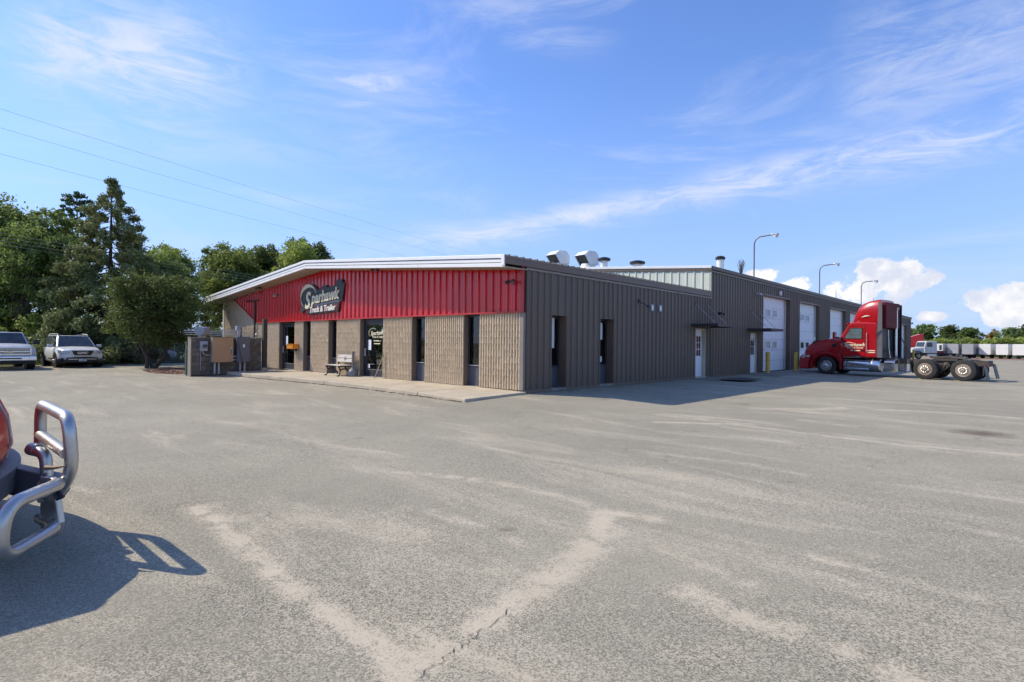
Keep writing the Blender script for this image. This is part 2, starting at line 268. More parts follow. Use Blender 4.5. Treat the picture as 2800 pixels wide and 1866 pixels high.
def segdist(px, py, pts):
    d = np.full(px.shape, 1e9)
    for (ax, ay), (bx, by) in zip(pts[:-1], pts[1:]):
        vx, vy = bx-ax, by-ay; t = np.clip(((px-ax)*vx+(py-ay)*vy)/(vx*vx+vy*vy+1e-9), 0, 1); d = np.minimum(d, np.hypot(px-ax-t*vx, py-ay-t*vy))
    return d
def rough_line(pts, amp, n):
    out = []
    for (a, b), (c, d) in zip(pts[:-1], pts[1:]):
        for k in range(n): t = k/n; out.append((a+(c-a)*t+random.uniform(-amp, amp), b+(d-b)*t+random.uniform(-amp, amp)))
    return out+[pts[-1]]
def lines(lo, hi, st, outer): return sorted(set([round(v, 3) for v in np.arange(lo, hi+st/2, st)]+outer))
gxs = lines(1.5, 16.5, .075, [-2500, -900, -400, -200, -120, -80, -60, -50, -42, -36, -32, -28, -25, -22, -18, -15, -12, -9, -7, -5, -3.5, -2.5, -1.5, -.6, .2, .9, 17.5, 19, 22, 26, 32, 40, 52, 70, 100, 150, 250, 500, 1000, 2500])
gys = lines(-13.5, 6, .075, [-2500, -900, -400, -200, -100, -60, -40, -30, -24, -20, -17, -15, 7, 8.5, 10, 12, 15, 19, 24, 30, 38, 48, 60, 72, 80, 88, 96, 106, 118, 132, 148, 166, 184, 200, 230, 300, 450, 900, 2500])
GX, GY = np.meshgrid(gxs, gys); dx = np.maximum(np.maximum(-24-GX, 0), GX); dy = np.maximum(np.maximum(-GY, 0), GY-72)
tt = np.clip(1-np.hypot(dx, dy)/4.5, 0, 1); ss = np.clip((GY-72)/112, 0, 1)
GZ = .085*tt*tt*(3-2*tt)-1.3*ss*ss*(3-2*ss)
far = np.hypot(GX-10, GY+10); GZ = GZ-np.where(far > 600, (far-600)*.004, 0)
sand = np.zeros(GX.shape)
for pts, w, a in SAND:
    sand = np.maximum(sand, a*np.exp(-(segdist(GX, GY, pts)/(w*.95))**2))
crk = np.zeros(GX.shape)
stn = np.zeros(GX.shape)
for (sx, sy), rr, a in STAIN: stn = np.maximum(stn, a*np.exp(-(np.hypot(GX-sx, GY-sy)/rr)**2))
nx, ny = len(gxs), len(gys)
me = bpy.data.meshes.new('asphalt_lot'); idx = np.arange(nx*ny).reshape(ny, nx)
fq = np.stack([idx[:-1, :-1], idx[:-1, 1:], idx[1:, 1:], idx[1:, :-1]], -1).reshape(-1, 4)
me.from_pydata(np.stack([GX, GY, GZ], -1).reshape(-1, 3).tolist(), [], fq.tolist())
for nm, ar in (('sand', sand), ('stain', stn)):
    at = me.attributes.new(nm, 'FLOAT', 'POINT'); at.data.foreach_set('value', ar.reshape(-1).astype(np.float32))
me.polygons.foreach_set('use_smooth', [True]*len(me.polygons))
def asphalt():
    m = bpy.data.materials.new('weathered asphalt'); m.use_nodes = True; t = m.node_tree; b = t.nodes['Principled BSDF']; n = t.nodes.new; l = t.links.new
    tcn = n('ShaderNodeTexCoord'); P = tcn.outputs['Object']
    def noise(sc, det=4, ro=.6, vec=P, dist=0):
        x = n('ShaderNodeTexNoise'); x.inputs['Scale'].default_value = sc; x.inputs['Detail'].default_value = det; x.inputs['Roughness'].default_value = ro; x.inputs['Distortion'].default_value = dist; l(vec, x.inputs['Vector']); return x.outputs[0]
    def mr(x, a, b_, c=0, d=1):
        q = n('ShaderNodeMapRange'); l(x, q.inputs[0]); q.inputs[1].default_value = a; q.inputs[2].default_value = b_; q.inputs[3].default_value = c; q.inputs[4].default_value = d; return q.outputs[0]
    def mix(f, a, b_):
        q = n('ShaderNodeMix'); q.data_type = 'RGBA'
        for k, v in ((0, f), (6, a), (7, b_)):
            if isinstance(v, tuple): q.inputs[k].default_value = v+(1,)
            elif isinstance(v, (int, float)): q.inputs[k].default_value = v
            else: l(v, q.inputs[k])
        return q.outputs[2]
    def mm(op, a, b_):
        q = n('ShaderNodeMath'); q.operation = op
        for k, v in enumerate((a, b_)):
            if isinstance(v, (int, float)): q.inputs[k].default_value = v
            else: l(v, q.inputs[k])
        return q.outputs[0]
    vo = n('ShaderNodeTexVoronoi'); vo.inputs['Scale'].default_value = 115; l(P, vo.inputs['Vector'])
    sepc = n('ShaderNodeSeparateColor'); l(vo.outputs['Color'], sepc.inputs[0])
    grain = mm('ADD', mm('MULTIPLY', sepc.outputs[0], .6), mm('MULTIPLY', noise(260, 2), .5))
    c = mix(mr(grain, .24, .90), (.112, .101, .074), (.50, .452, .342))
    c = mix(mr(noise(.45, 4, .65, P, .4), .32, .68, 0, .5), c, (.43, .386, .29))
    c = mix(mr(noise(.22, 4, .6), .42, .64, 0, .45), c, (.21, .193, .147))
    at = n('ShaderNodeAttribute'); at.attribute_name = 'sand'
    st = n('ShaderNodeMapping'); l(P, st.inputs[0]); st.inputs['Rotation'].default_value = (0, 0, R(12)); st.inputs['Scale'].default_value = (.35, 1.5, 1)
    nat = mr(noise(.75, 5, .66, st.outputs[0], .8), .47, .76, 0, .75)
    s0 = mm('MULTIPLY', mm('MAXIMUM', mm('MULTIPLY', at.outputs['Fac'], mr(noise(3.4, 6, .72), .28, .56)), nat), mr(noise(22, 3, .7), .25, .6, .62, 1.15))
    s1 = mr(mm('ADD', mm('MULTIPLY', s0, 1.0), mm('MULTIPLY', mm('SUBTRACT', grain, .55), .85)), .14, .74, 0, .92)
    c = mix(s1, c, mix(mr(noise(2, 4), .3, .7), (.51, .435, .32), (.57, .49, .37)))
    a2 = n('ShaderNodeAttribute'); a2.attribute_name = 'stain'
    c = mix(mr(mm('ADD', a2.outputs['Fac'], mm('MULTIPLY', mm('SUBTRACT', noise(5, 5), .5), .9)), .25, .9, 0, .75), c, (.085, .052, .035))
    ve = n('ShaderNodeTexVoronoi'); ve.feature = 'DISTANCE_TO_EDGE'; ve.inputs['Scale'].default_value = .16
    wv = n('ShaderNodeVectorMath'); wv.operation = 'ADD'; l(P, wv.inputs[0]); xn = n('ShaderNodeTexNoise'); xn.inputs['Scale'].default_value = 1.4; xn.inputs['Detail'].default_value = 6; l(P, xn.inputs['Vector']); sc = n('ShaderNodeVectorMath'); sc.operation = 'SCALE'; sc.inputs['Scale'].default_value = 1.3; l(xn.outputs['Color'], sc.inputs[0]); l(sc.outputs[0], wv.inputs[1]); l(wv.outputs[0], ve.inputs['Vector'])
    cm = mm('MULTIPLY', mr(ve.outputs['Distance'], .0, .0035, 1, 0), mr(noise(.8, 4), .52, .60))
    c = mix(mm('MULTIPLY', cm, .4), c, (.05, .045, .038))
    l(c, b.inputs['Base Color']); b.inputs['Roughness'].default_value = .93; b.inputs['Specular IOR Level'].default_value = .25
    bp = n('ShaderNodeBump'); bp.inputs['Strength'].default_value = .55; bp.inputs['Distance'].default_value = .006; l(grain, bp.inputs['Height'])
    b2_ = n('ShaderNodeBump'); b2_.inputs['Strength'].default_value = .25; b2_.inputs['Distance'].default_value = .06; l(noise(1.2, 2), b2_.inputs['Height']); l(bp.outputs[0], b2_.inputs['Normal']); l(b2_.outputs[0], b.inputs['Normal'])
    return m
me.materials.append(asphalt()); ground = bpy.data.objects.new('asphalt_lot', me); COL.objects.link(ground); ground['kind'] = 'structure'; ground['label'] = 'weathered grey asphalt lot with drifts of pale sand'
# open cracks in the asphalt, real grooves of dark rubble lying 4 mm over the sheet
CRK = mat('crack rubble', (.03, .027, .023), .95, 0, .3, 40)
for pts in CRACK[:1]+CRACK[3:4]:
    ln = rough_line(pts, .022, 9); g = G()
    for k in range(len(ln)-1):
        (a, b), (c, d) = ln[k], ln[k+1]; w = .0006+.0013*abs(math.sin(k*1.7)); w2 = .0006+.0013*abs(math.sin((k+1)*1.7))
        z = .004; g.add([(a-w, b-w, gz(a, b)+z), (a+w, b+w, gz(a, b)+z), (c+w2, d+w2, gz(c, d)+z), (c-w2, d-w2, gz(c, d)+z)], [(0, 1, 2, 3)])
    o = g.build('asphalt_crack', CRK, ground)
def sheet(poly, z=.006, step=None):
    g = G(); g.add([(x, y, gz(x, y)+z) for x, y in poly], [tuple(range(len(poly)))]); return g
GRASSM = mat('grass turf', (.10, .125, .035), .95, 0, .4, .8, .4, 20, dirt=((.20, .17, .075), .5, .5, .6))
DIRT = mat('red dirt', (.30, .185, .125), .95, 0, .2, .3, .3, 10)
def strip(xs, ys, z):
    g = G(); n = len(xs)
    for y in ys: g.v += [(x, y, gz(x, y)+z) for x in xs]
    for j in range(len(ys)-1):
        for i in range(n-1): g.f.append((j*n+i, j*n+i+1, (j+1)*n+i+1, (j+1)*n+i))
    return g
struct('grass_verge', strip([-2000, -300, -120, -60, -40, -30.9], [-600, -100, -40, -20, -10, -5, 0, 5, 12, 40, 72, 90, 110, 130, 150, 184, 220], .006), GRASSM, 'grass verge along the edge of the lot before the trees', fix=False)
struct('far_grass', strip([-2000, -100, -20, 20, 100, 2000], [212, 240, 400, 590], .02), GRASSM, 'far grass beyond the parked trailers', fix=False)
struct('dirt_yard', strip([-12, -6, 0, 6, 12, 20, 40, 90], [97, 106, 118, 132, 148, 166, 184, 205], .014), DIRT, 'reddish dirt yard in front of the trailers', fix=False)
struct('pale_strip', strip([1, 4, 8, 12.2], [84, 86.5], .016), mat('pale pavement', (.5, .46, .40), .9, 0, .1, 1), 'pale concrete strip in the far yard', fix=False)
# sidewalk slabs along the front, split at the control joints
g = G(); edge = [(-15.2, -2.95), (-12.9, -2.82), (-10.4, -2.62), (-7.4, -2.42), (-4.4, -2.32), (-2.0, -2.38), (.22, -2.52)]
walk = None
for k in range(len(edge)-1):
    (a, b), (c, d) = edge[k], edge[k+1]; a2, c2 = a+.006, c-.006
    top = lambda x, y: .175-(.055*max(0, (x+6)/6) if y < -1 else (.02 if x > -.3 else 0))
    g = G(); P = [(a2, b), (c2, d), (c2 if k < 5 else .12, .3 if k < 5 else -.03), (a2, .3)]
    if k == 5: P = [(a2, b), (c2, d), (.14, -.04), (-.25, -.03), (-.25, .3), (a2, .3)]
    n = len(P); g.add([(x, y, -.12) for x, y in P]+[(x, y, top(x, y)) for x, y in P], [tuple(range(n))[::-1], tuple(range(n, 2*n))]+[(i, (i+1) % n, n+(i+1) % n, n+i) for i in range(n)])
    if walk is None: walk = struct('sidewalk', g, CONC, 'pale concrete sidewalk along the front of the building', bevel=.018)
    else: g.build('slab', CONC, walk, bevel=.018)
# rough broken asphalt lip and grit along the kerb
GRIT = mat('kerb grit', (.17, .14, .105), .95, 0, .35, 20)
g = G()
for k in range(520):
    i = random.randrange(6); t = random.random(); x = edge[i][0]+(edge[i+1][0]-edge[i][0])*t; y = edge[i][1]+(edge[i+1][1]-edge[i][1])*t-abs(random.gauss(.02, .05)); s = random.uniform(.006, .022)
    g.cb((x, y, gz(x, y)+s*.3), (s*1.4, s, s*.6), (Vector((math.cos(k), math.sin(k), 0)), Vector((-math.sin(k), math.cos(k), 0)), Vector((0, 0, 1))))
tag(g.build('kerb_grit', GRIT, fix=False), 'brown grit and crumbs lying along the sidewalk kerb', 'grit', kind='stuff')
g = G(); PEB = mat('pebbles', (.40, .36, .30), .9, 0, .5, 60)
for k in range(700):
    q = random.random(); dd = 2.4+9*q*q; la = random.uniform(-.95, .95)*dd; p = CAM+_r0*la+_v0*dd; s = random.uniform(.001, .0032)
    a = random.uniform(0, 6.28); g.cb((p.x, p.y, gz(p.x, p.y)+s*.45), (s*random.uniform(.8, 1.6), s, s*.6), (Vector((math.cos(a), math.sin(a), 0)), Vector((-math.sin(a), math.cos(a), 0)), Vector((0, 0, 1))))
tag(g.build('loose_grit', PEB, fix=False), 'loose small stones scattered over the near asphalt', 'grit', kind='stuff')
# concrete apron before the garage doors
ap = None
for (y0, y1, x1) in [(10.9, 13.6, 1.3), (17.0, 20.6, 1.75), (20.62, 25.8, 1.9), (25.82, 32.2, 1.9), (32.22, 39.6, 1.9), (39.62, 52, 1.9), (52.02, 72, 1.9)]:
    g = G().box(.01, x1, y0, y1, -.1, .105 if y0 > 11 else .1)
    if ap is None: ap = struct('apron', g, CONC2, 'stained concrete apron before the workshop doors', bevel=.015)
    else: g.build('slab', CONC2, ap, bevel=.015)
# mulch bed under the spreading tree
g = G(); pts = []
for k in range(26):
    a = 2*math.pi*k/26; pts.append((-20.4+3.4*math.cos(a)*(1+.1*math.sin(3*a)), -3.7+1.25*math.sin(a)*(1+.12*math.cos(2*a))-.35*math.cos(a)))
g.add([(-20.6, -3.7, .14)]+[(x, y, .003) for x, y in pts], [(0, k+1, (k+1) % 26+1) for k in range(26)])
struct('mulch_bed', g, mat('mulch', (.13, .062, .038), .98, 0, .45, 14, .8, 30), 'reddish mulch bed under the spreading tree', smooth=True)

# ================================================================== OFFICE BUILDING
def soff(x): return 3.78+.96*(1-abs(x+12)/12)
OB = thing('office_building', 'low gabled office building with red metal front, tan block piers and white fascia', 'building', (-12, 6.5, .1), world=True)
g = G().prism([(-23.55, -.05), (-.33, -.05), (-.33, 3.78), (-12, 4.72), (-23.55, 3.78)], 'y', .36, 12.95); g.build('wall_core', DARK, OB)
def rib_profile(u0, u1, pitch=.305, d=.042, bw=.095, tw=.05):      # (u, depth) breakpoints, ribs on the panel edges
    out = []; n = max(1, round((u1-u0)/pitch)); p = (u1-u0)/n
    for k in range(n+1):
        c = u0+k*p
        for o_, h in ((-bw/2, 0), (-tw/2, d), (tw/2, d), (bw/2, 0)):
            u = c+o_
            if u0-1e-6 <= u <= u1+1e-6: out.append((u, h))
        if k == 0: out.insert(0, (u0, d)) if out[0][0] > u0+1e-4 else None
        if k == n and out[-1][0] < u1-1e-4: out.append((u1, d))
        if k < n:
            for q in (.36, .64): out.append((c+p*q-.012, 0)); out.append((c+p*q, .006)); out.append((c+p*q+.012, 0))
    return out
def panel(prof, axis, base, zb, zt, sign):    # zb, zt functions of u
    g = G(); n = len(prof)
    for u, d in prof:
        for z in (zb(u), zt(u)): g.v.append((base+sign*d, u, z) if axis == 'x' else (u, base+sign*d, z))
    for k in range(n-1): g.f.append((2*k, 2*k+2, 2*k+3, 2*k+1))
    return g
PM = {}
def siding(parent, axis, base, sign, u0, u1, z0, z1, m, pitch=.305, sheet=.915):
    n = max(1, round((u1-u0)/sheet)); w = (u1-u0)/n; rt = parent
    while rt.parent: rt = rt.parent
    org = ORG[rt.name]
    for k in range(n):
        key = (axis, sign, round(w, 4), round(z1-z0, 3), m.name)
        if key not in PM: PM[key] = panel(rib_profile(0, w, pitch), axis, 0, lambda u: 0, lambda u: z1-z0, sign).mesh('siding_panel', m, fix=False)
        u = u0+k*w; p = (base, u, z0) if axis == 'x' else (u, base, z0)
        inst('siding_panel', PM[key], parent, (p[0]-org[0], p[1]-org[1]+(0.0), p[2]-org[2]))
# --- split-face fluted blocks
def block_mesh(seed, w=.406, h=.2, ribs=4):
    rnd = random.Random(seed); g = G(); us = []
    for k in range(ribs):
        u = k*.1015
        us += [(u+.003, .016), (u+.036, .018), (u+.046, -.026), (u+.056, -.040), (u+.084, -.040), (u+.097, -.022)]
    us += [(w-.001, .004)]
    rows = [0, .012, .07, .135, h-.012, h]; n = len(us)
    for z in rows:
        for u, d in us:
            j = 1 if d < -.01 else .25; g.v.append((u+rnd.uniform(-.002, .002)*j, d+rnd.uniform(-.006, .004)*j+(.003 if z in (0, h) else 0), z))
    for r in range(len(rows)-1):
        for k in range(n-1): a = r*n+k; g.f.append((a, a+1, a+n+1, a+n))
    tp = len(g.v); g.v += [(0, .03, h), (w, .03, h)]; bt = len(g.v); g.v += [(0, .03, 0), (w, .03, 0)]
    L3 = (len(rows)-1)*n
    for k in range(n-1): g.f.append((L3+k, L3+k+1, tp+1 if k > n//2 else tp)); g.f.append((k+1, k, bt+1 if k > n//2 else bt))
    return g
BH = [block_mesh(50+i, .203, .2, 2).mesh('block', BLOCK[i % 4], fix=False) for i in range(4)]
BM = [block_mesh(i).mesh('block', BLOCK[i % 4], fix=False) for i in range(8)]
piers = [(-1.94, -.13), (-4.74, -2.67), (-7.36, -5.5), (-10.88, -9.0), (-13.22, -11.57), (-14.85, -13.93), (-17.93, -16.49)]
oo = ORG[OB.name]
def block_fill(parent, x0, x1, z0, z1, joined=False, zcut=None):
    n = max(1, round((x1-x0)/.406)); w = (x1-x0)/n; rows = int(round((z1-z0)/.203)); h = (z1-z0)/rows; acc = G()
    for r in range(rows):
        off = .5 if r % 2 else 0; cells = []
        u = x0
        if off: cells.append((x0, w/2)); u = x0+w/2
        while u < x1-.02: cells.append((u, min(w, x1-u))); u += w
        for (u, ww) in cells:
            if zcut and z0+r*h > zcut(u+ww/2): continue
            half = ww < .3; me_ = random.choice(BH if half else BM); bw = .203 if half else .406
            if joined:
                sx = ww/bw; acc.add([(u+.002+v.co.x*sx, v.co.y, z0+r*h+v.co.z*h/.203) for v in me_.vertices], [tuple(p.vertices) for p in me_.polygons])
            else: inst('block', me_, parent, (u+.002-oo[0], -oo[1], z0+r*h-oo[2]), scale=(ww/bw, 1, h/.203))
    return acc
for k, (x0, x1) in enumerate(piers):
    pr = G().box(x0+.01, x1-.012, .022, .34, .0, 2.62).build('pier', MORT, OB)
    if k < 5: block_fill(pr, x0, x1, .185, 2.55)
    else: o = block_fill(pr, x0, x1, .185, 2.55, True).build('blocks', BLOCK[k % 4], pr, fix=False); o['kind'] = 'stuff'
    G().box(x1-.01, x1+.012, -.004, .345, .17, 2.56).build('reveal_trim', REVEAL, OB)
    G().box(x0-.008, x0+.006, .0, .345, .17, 2.56).build('reveal_trim', REVEAL, OB)
pr = G().box(-23.75, -18.05, .022, .34, 0, 3.7).build('end_wall', MORT, OB)
o = block_fill(pr, -23.78, -18.02, .185, 3.84, True, lambda x: soff(x)-.03).build('blocks', BLOCK[0], pr, fix=False); o['kind'] = 'stuff'
# --- red metal front: sheets cut to the gable and to the diagonal at the far end
def rb(u): return 2.53 if u > -19.05 else 2.53+(-19.05-u)*(3.915-2.53)/(22.35-19.05)
us = [-22.3+i*.9695 for i in range(24)]
for k in range(23):
    a, b = us[k], us[k+1]
    pf = [q for q in rib_profile(a, b, .323, .05)]
    if a < -19.05 < b: pf = sorted(pf+[(-19.05, 0)])
    if a < -12 < b: pf = sorted(pf+[(-12, 0)])
    panel(pf, 'y', -.05, rb, lambda u: max(rb(u)+.004, soff(u)+.03), -1).build('siding_panel', RED, OB, fix=False)
G().box(-19.05, -.03, -.048, .03, 2.56, 3.82).build('sheathing', RED, OB)
G().box(-19.1, -.02, -.105, .02, 2.505, 2.55).build('base_trim', REDT, OB)
g = G(); g.bar((-19.07, -.075, 2.525), (-22.35, -.075, 3.93), .06, .045); g.build('diagonal_trim', REDT, OB)
G().box(-.085, .014, -.102, -.046, 2.5, 3.86).build('corner_trim', REDT, OB)
G().box(-.125, .018, -.06, .05, .19, 2.5).build('corner_trim', mat('grey trim', (.22, .19, .165), .5), OB)
# --- soffit, fascia boards, roof
for s, (xa, xb) in enumerate([(-12, .06), (-24.3, -12)]):
    za, zb = soff(xa), soff(xb)
    g = G().add([(xa, -.9, za-.015), (xb, -.9, zb-.015), (xb, .05, zb-.015), (xa, .05, za-.015), (xa, -.9, za+.01), (xb, -.9, zb+.01), (xb, .05, zb+.01), (xa, .05, za+.01)], [(0, 3, 2, 1), (4, 5, 6, 7), (0, 1, 5, 4), (1, 2, 6, 5), (2, 3, 7, 6), (3, 0, 4, 7)]); sf = g.build('soffit', SOFF, OB)
    for j in range(1, 4):
        y = -.9+.24*j; g = G(); g.bar((xa, y, za-.018), (xb, y, zb-.018), .012, .01); g.build('soffit_groove', mat('groove', (.2, .17, .14), .8, 0, 0), sf)
    for j, (h0, h1, yo) in enumerate([(-.02, .085, -.945), (.11, .205, -.935), (.23, .335, -.965)]):
        brk = np.linspace(xa, xb, 4)
        for q in range(3):
            p0, p1 = brk[q]+.004, brk[q+1]-.004
            G().add([(p0, yo, soff(p0)+h0), (p1, yo, soff(p1)+h0), (p1, yo, soff(p1)+h1), (p0, yo, soff(p0)+h1), (p0, -.9, soff(p0)+h0), (p1, -.9, soff(p1)+h0), (p1, -.9, soff(p1)+h1), (p0, -.9, soff(p0)+h1)], [(0, 1, 2, 3), (5, 4, 7, 6), (4, 0, 3, 7), (1, 5, 6, 2), (3, 2, 6, 7), (4, 5, 1, 0)]).build('fascia_board', WHITE, OB, bevel=.006)
    g = G().add([(xa, -.91, za-.005), (xb, -.91, zb-.005), (xb, -.91, zb+.32), (xa, -.91, za+.32), (xa, -.88, za-.005), (xb, -.88, zb-.005), (xb, -.88, zb+.32), (xa, -.88, za+.32)], [(0, 1, 2, 3), (5, 4, 7, 6), (4, 0, 3, 7), (1, 5, 6, 2), (3, 2, 6, 7), (4, 5, 1, 0)]); g.build('fascia_backing', mat('fascia gap', (.12, .12, .13), .8, 0, 0), OB)
    xe = xb if s == 0 else xa; xr = -12
    g = G()
    ys = np.arange(-.9, 13.0, .305)
    for y in ys:      # ribbed roof sheet, ribs run down the slope
        g.add([(xr, y, soff(xr)+.30), (xe, y, soff(xe)+.30), (xe, y+.30, soff(xe)+.30), (xr, y+.30, soff(xr)+.30)], [(0, 1, 2, 3)])
        e2 = xe+(.05 if s == 0 else -.05)
        g.add([(xr, y+.10, soff(xr)+.30), (e2, y+.10, soff(xe)+.296), (e2, y+.16, soff(xe)+.296), (xr, y+.16, soff(xr)+.30), (xr, y+.11, soff(xr)+.355), (e2, y+.11, soff(xe)+.352), (e2, y+.15, soff(xe)+.352), (xr, y+.15, soff(xr)+.355)], [(0, 1, 5, 4), (1, 2, 6, 5), (2, 3, 7, 6), (4, 5, 6, 7)])
    g.build('roof', mat('office roof', (.06, .055, .05), .5), OB, fix=False)
G().box(-.02, .085, -.96, 12.98, 3.86, 4.09).build('eave_fascia', TRIMB, OB, bevel=.008)
G().box(-.02, .10, -.93, 12.97, 4.055, 4.068).build('drip_edge', mat('drip', (.3, .27, .24), .5), OB)
G().box(-.02, .05, .03, 12.97, 3.775, 3.845).build('eave_trim', mat('taupe trim', (.24, .21, .175), .5), OB)
G().box(-.03, .092, -.985, -.955, 3.80, 4.12).build('corner_cap', WHITE, OB)
# --- side wall siding with its two tall windows and the door
def side_run(parent, runs, z0, z1, m=BROWN):
    for a, b, lo_, hi in runs: siding(parent, 'x', 0, 1, a, b, lo_ if lo_ is not None else z0, hi if hi is not None else z1, m)
side_run(OB, [(.05, 1.25, None, None), (1.25, 2.01, 2.49, None), (2.01, 3.92, None, None), (3.92, 4.78, 2.48, None), (4.78, 11.38, None, None), (11.38, 12.47, 2.36, None), (12.47, 12.98, None, None)], .16, 3.78)
for a, b in [(.02, 1.25), (2.01, 3.92), (4.78, 11.36), (12.49, 12.98)]: G().box(-.01, .05, a, b, .10, .168).build('base_trim', TRIMB, OB)
g = G().box(.0, .06, .0, 1.26, .06, .20); g.build('base_board', TRIMB, OB)
for a, b in [(.05, 1.25), (2.01, 3.92), (4.78, 11.38), (12.47, 12.98)]: G().box(-.32, -.003, a, b, .05, 3.78).build('side_backing', TRIMB, OB)
def blind(parent, axis, base, u0, u1, z0, z1, m=BLIND):
    g = G(); z = z0
    while z < z1:
        if axis == 'y': g.cb(((u0+u1)/2, base, z), ((u1-u0)/2, .02, .0025), (Vector((1, 0, 0)), Vector((0, .8, .6)), Vector((0, -.6, .8))))
        else: g.cb((base, (u0+u1)/2, z), (.02, (u1-u0)/2, .0025), (Vector((.8, 0, -.6)), Vector((0, 1, 0)), Vector((.6, 0, .8))))
        z += .05
    return g.build('blind', m, parent, fix=False)
FR = ALU
def front_window(x0, x1, bl=True):
    w = G(); y = .2
    w.box(x0, x1, y-.03, y+.05, 2.44, 2.55); w.box(x0, x1, y-.03, y+.05, .80, .86); w.box(x0, x0+.05, y-.03, y+.05, .86, 2.44); w.box(x1-.05, x1, y-.03, y+.05, .86, 2.44)
    win = w.build('window', FR, OB)
    G().box(x0, x1, y-.05, y-.028, .835, .862).build('sill', ALUL, win)
    G().box(x0+.045, x1-.045, y+.0, y+.006, .86, 2.45).build('pane', PANE, win)
    G().box(x0, x1, y-.01, y+.06, .17, .80).build('lower_panel', mat('blue grey panel', (.075, .08, .10), .5), win)
    G().box(x0, x1, .30, .335, .8, 2.5).build('shade', mat('dim room', (.10, .09, .08), .9, 0, 0), win)  # panel colour carries the dimness of the room behind the glass
    if bl: blind(win, 'y', y+.035, x0+.04, x1-.04, .9, 2.42)
for x0, x1 in [(-2.66, -1.95), (-5.49, -4.75), (-11.56, -10.89), (-13.92, -13.23)]: front_window(x0, x1)
def front_door(x0, x1, notice):
    y = .19; f = G(); f.box(x0, x0+.07, y-.04, y+.06, .17, 2.5); f.box(x1-.07, x1, y-.04, y+.06, .17, 2.5); f.box(x0+.07, x1-.07, y-.04, y+.06, 2.40, 2.52); d = f.build('entrance_door', FR, OB)
    l = G(); l.box(x0+.09, x0+.21, y-.015, y+.03, .19, 2.39); l.box(x1-.21, x1-.09, y-.015, y+.03, .19, 2.39); l.box(x0+.21, x1-.21, y-.015, y+.03, 2.27, 2.39); l.box(x0+.21, x1-.21, y-.015, y+.03, .19, .46); l.build('door_leaf', FR, d)
    G().box(x0+.2, x1-.2, y, y+.006, .45, 2.28).build('pane', PANED, d)
    G().box(x0+.07, x1-.07, y-.035, y+.05, .165, .19).build('threshold', ALUL, d)
    G().box(x0+.2, x1-.2, y-.02, y-.014, .455, .475).build('kick_rail', ALUL, d)
    G().tube([(x0+.16, y-.02, .98), (x0+.16, y-.075, 1.0), (x0+.16, y-.075, 1.3), (x0+.16, y-.02, 1.32)], .014, 6).build('handle', CHROME, d)
    G().box(x0+.07, x1-.07, .32, .345, .18, 2.5).build('shade', DARK, d)  # near-black sheet stands for the unlit room behind the door
    PAPER = mat('paper', (.75, .76, .78), .7, 0, .03, 4)
    for (a, b, z0, z1) in notice: G().box(x0+a, x0+b, y-.008, y-.003, z0, z1).build('notice', PAPER, d)
    return d, y
d1, yd = front_door(-8.98, -7.37, [(.27, .50, 1.25, 1.66), (.27, .42, .52, .68), (1.24, 1.36, 1.95, 2.1)])
g = G(); text_on(g, 'Sparhawk', .24, (-8.05, yd-.012, 1.86), (1, 0, .05), (0, 0, 1), bold=.004, shear=.25, extrude=.001); text_on(g, 'Truck & Trailer', .12, (-8.02, yd-.012, 1.74), (1, 0, 0), (0, 0, 1), bold=.002, extrude=.001)
g.box(-8.3, -8.22, yd-.013, yd-.011, 1.6, 1.645); g.box(-8.18, -7.9, yd-.013, yd-.011, 1.6, 1.64); g.box(-7.87, -7.8, yd-.013, yd-.011, 1.605, 1.63); g.box(-8.27, -7.83, yd-.013, yd-.011, 1.49, 1.525)
arc = [Vector((-8.35+.30*math.cos(a), yd-.012, 1.93+.2*math.sin(a))) for a in np.linspace(3.9, .9, 12)]; g.tube(arc, [.006+.022*k/11 for k in range(12)], 4)
g.build('lettering', mat('cream lettering', (.78, .72, .50), .6, 0, 0), d1, fix=False)
d2, yd = front_door(-16.48, -14.86, [(.30, .52, 1.35, 1.82)])
G().box(-16.1, -15.1, yd+.02, yd+.04, 2.05, 2.25).build('notice', mat('grey card', (.45, .46, .48), .6), d2)
# --- windows and door of the side wall
def side_window(y0, y1, paper=None):
    x = -.29; w = G(); w.box(x-.05, x+.03, y0, y1, 2.42, 2.50); w.box(x-.05, x+.03, y0, y1, .82, .88); w.box(x-.05, x+.03, y0, y0+.05, .88, 2.42); w.box(x-.05, x+.03, y1-.05, y1, .88, 2.42); win = w.build('window', FR, OB)
    G().box(x-.006, x, y0+.04, y1-.04, .87, 2.43).build('pane', PANE, win); G().box(x-.06, x+.02, y0, y1, .2, .82).build('lower_panel', mat('blue grey panel', (.075, .08, .10), .5), win)
    G().box(-.34, -.325, y0, y1, .8, 2.5).build('shade', DARK, win)  # near-black backing in place of the dark room behind the blind
    blind(win, 'x', x-.03, y0+.04, y1-.04, .9, 2.4, mat('rust blind', (.17, .085, .05), .6))
    if paper:
        for a, b, z0, z1 in paper: G().box(x+.003, x+.008, y0+a, y0+b, z0, z1).build('paper', mat('paper', (.75, .76, .78), .7, 0, .03, 4), win)
    for yy in (y0, y1): G().box(-.3, .034, yy-.012, yy+.012, .12, 2.51).build('jamb', TRIMB, win)
    G().box(-.3, .034, y0, y1, 2.485, 2.51).build('head', TRIMB, win); G().box(-.3, .04, y0, y1, .10, .19).build('sill', CONC2, win)
side_window(1.25, 2.01, [(.28, .52, 1.45, 2.42)]); side_window(3.92, 4.78, [(.38, .60, 1.75, 2.35), (.38, .58, .95, 1.15)])
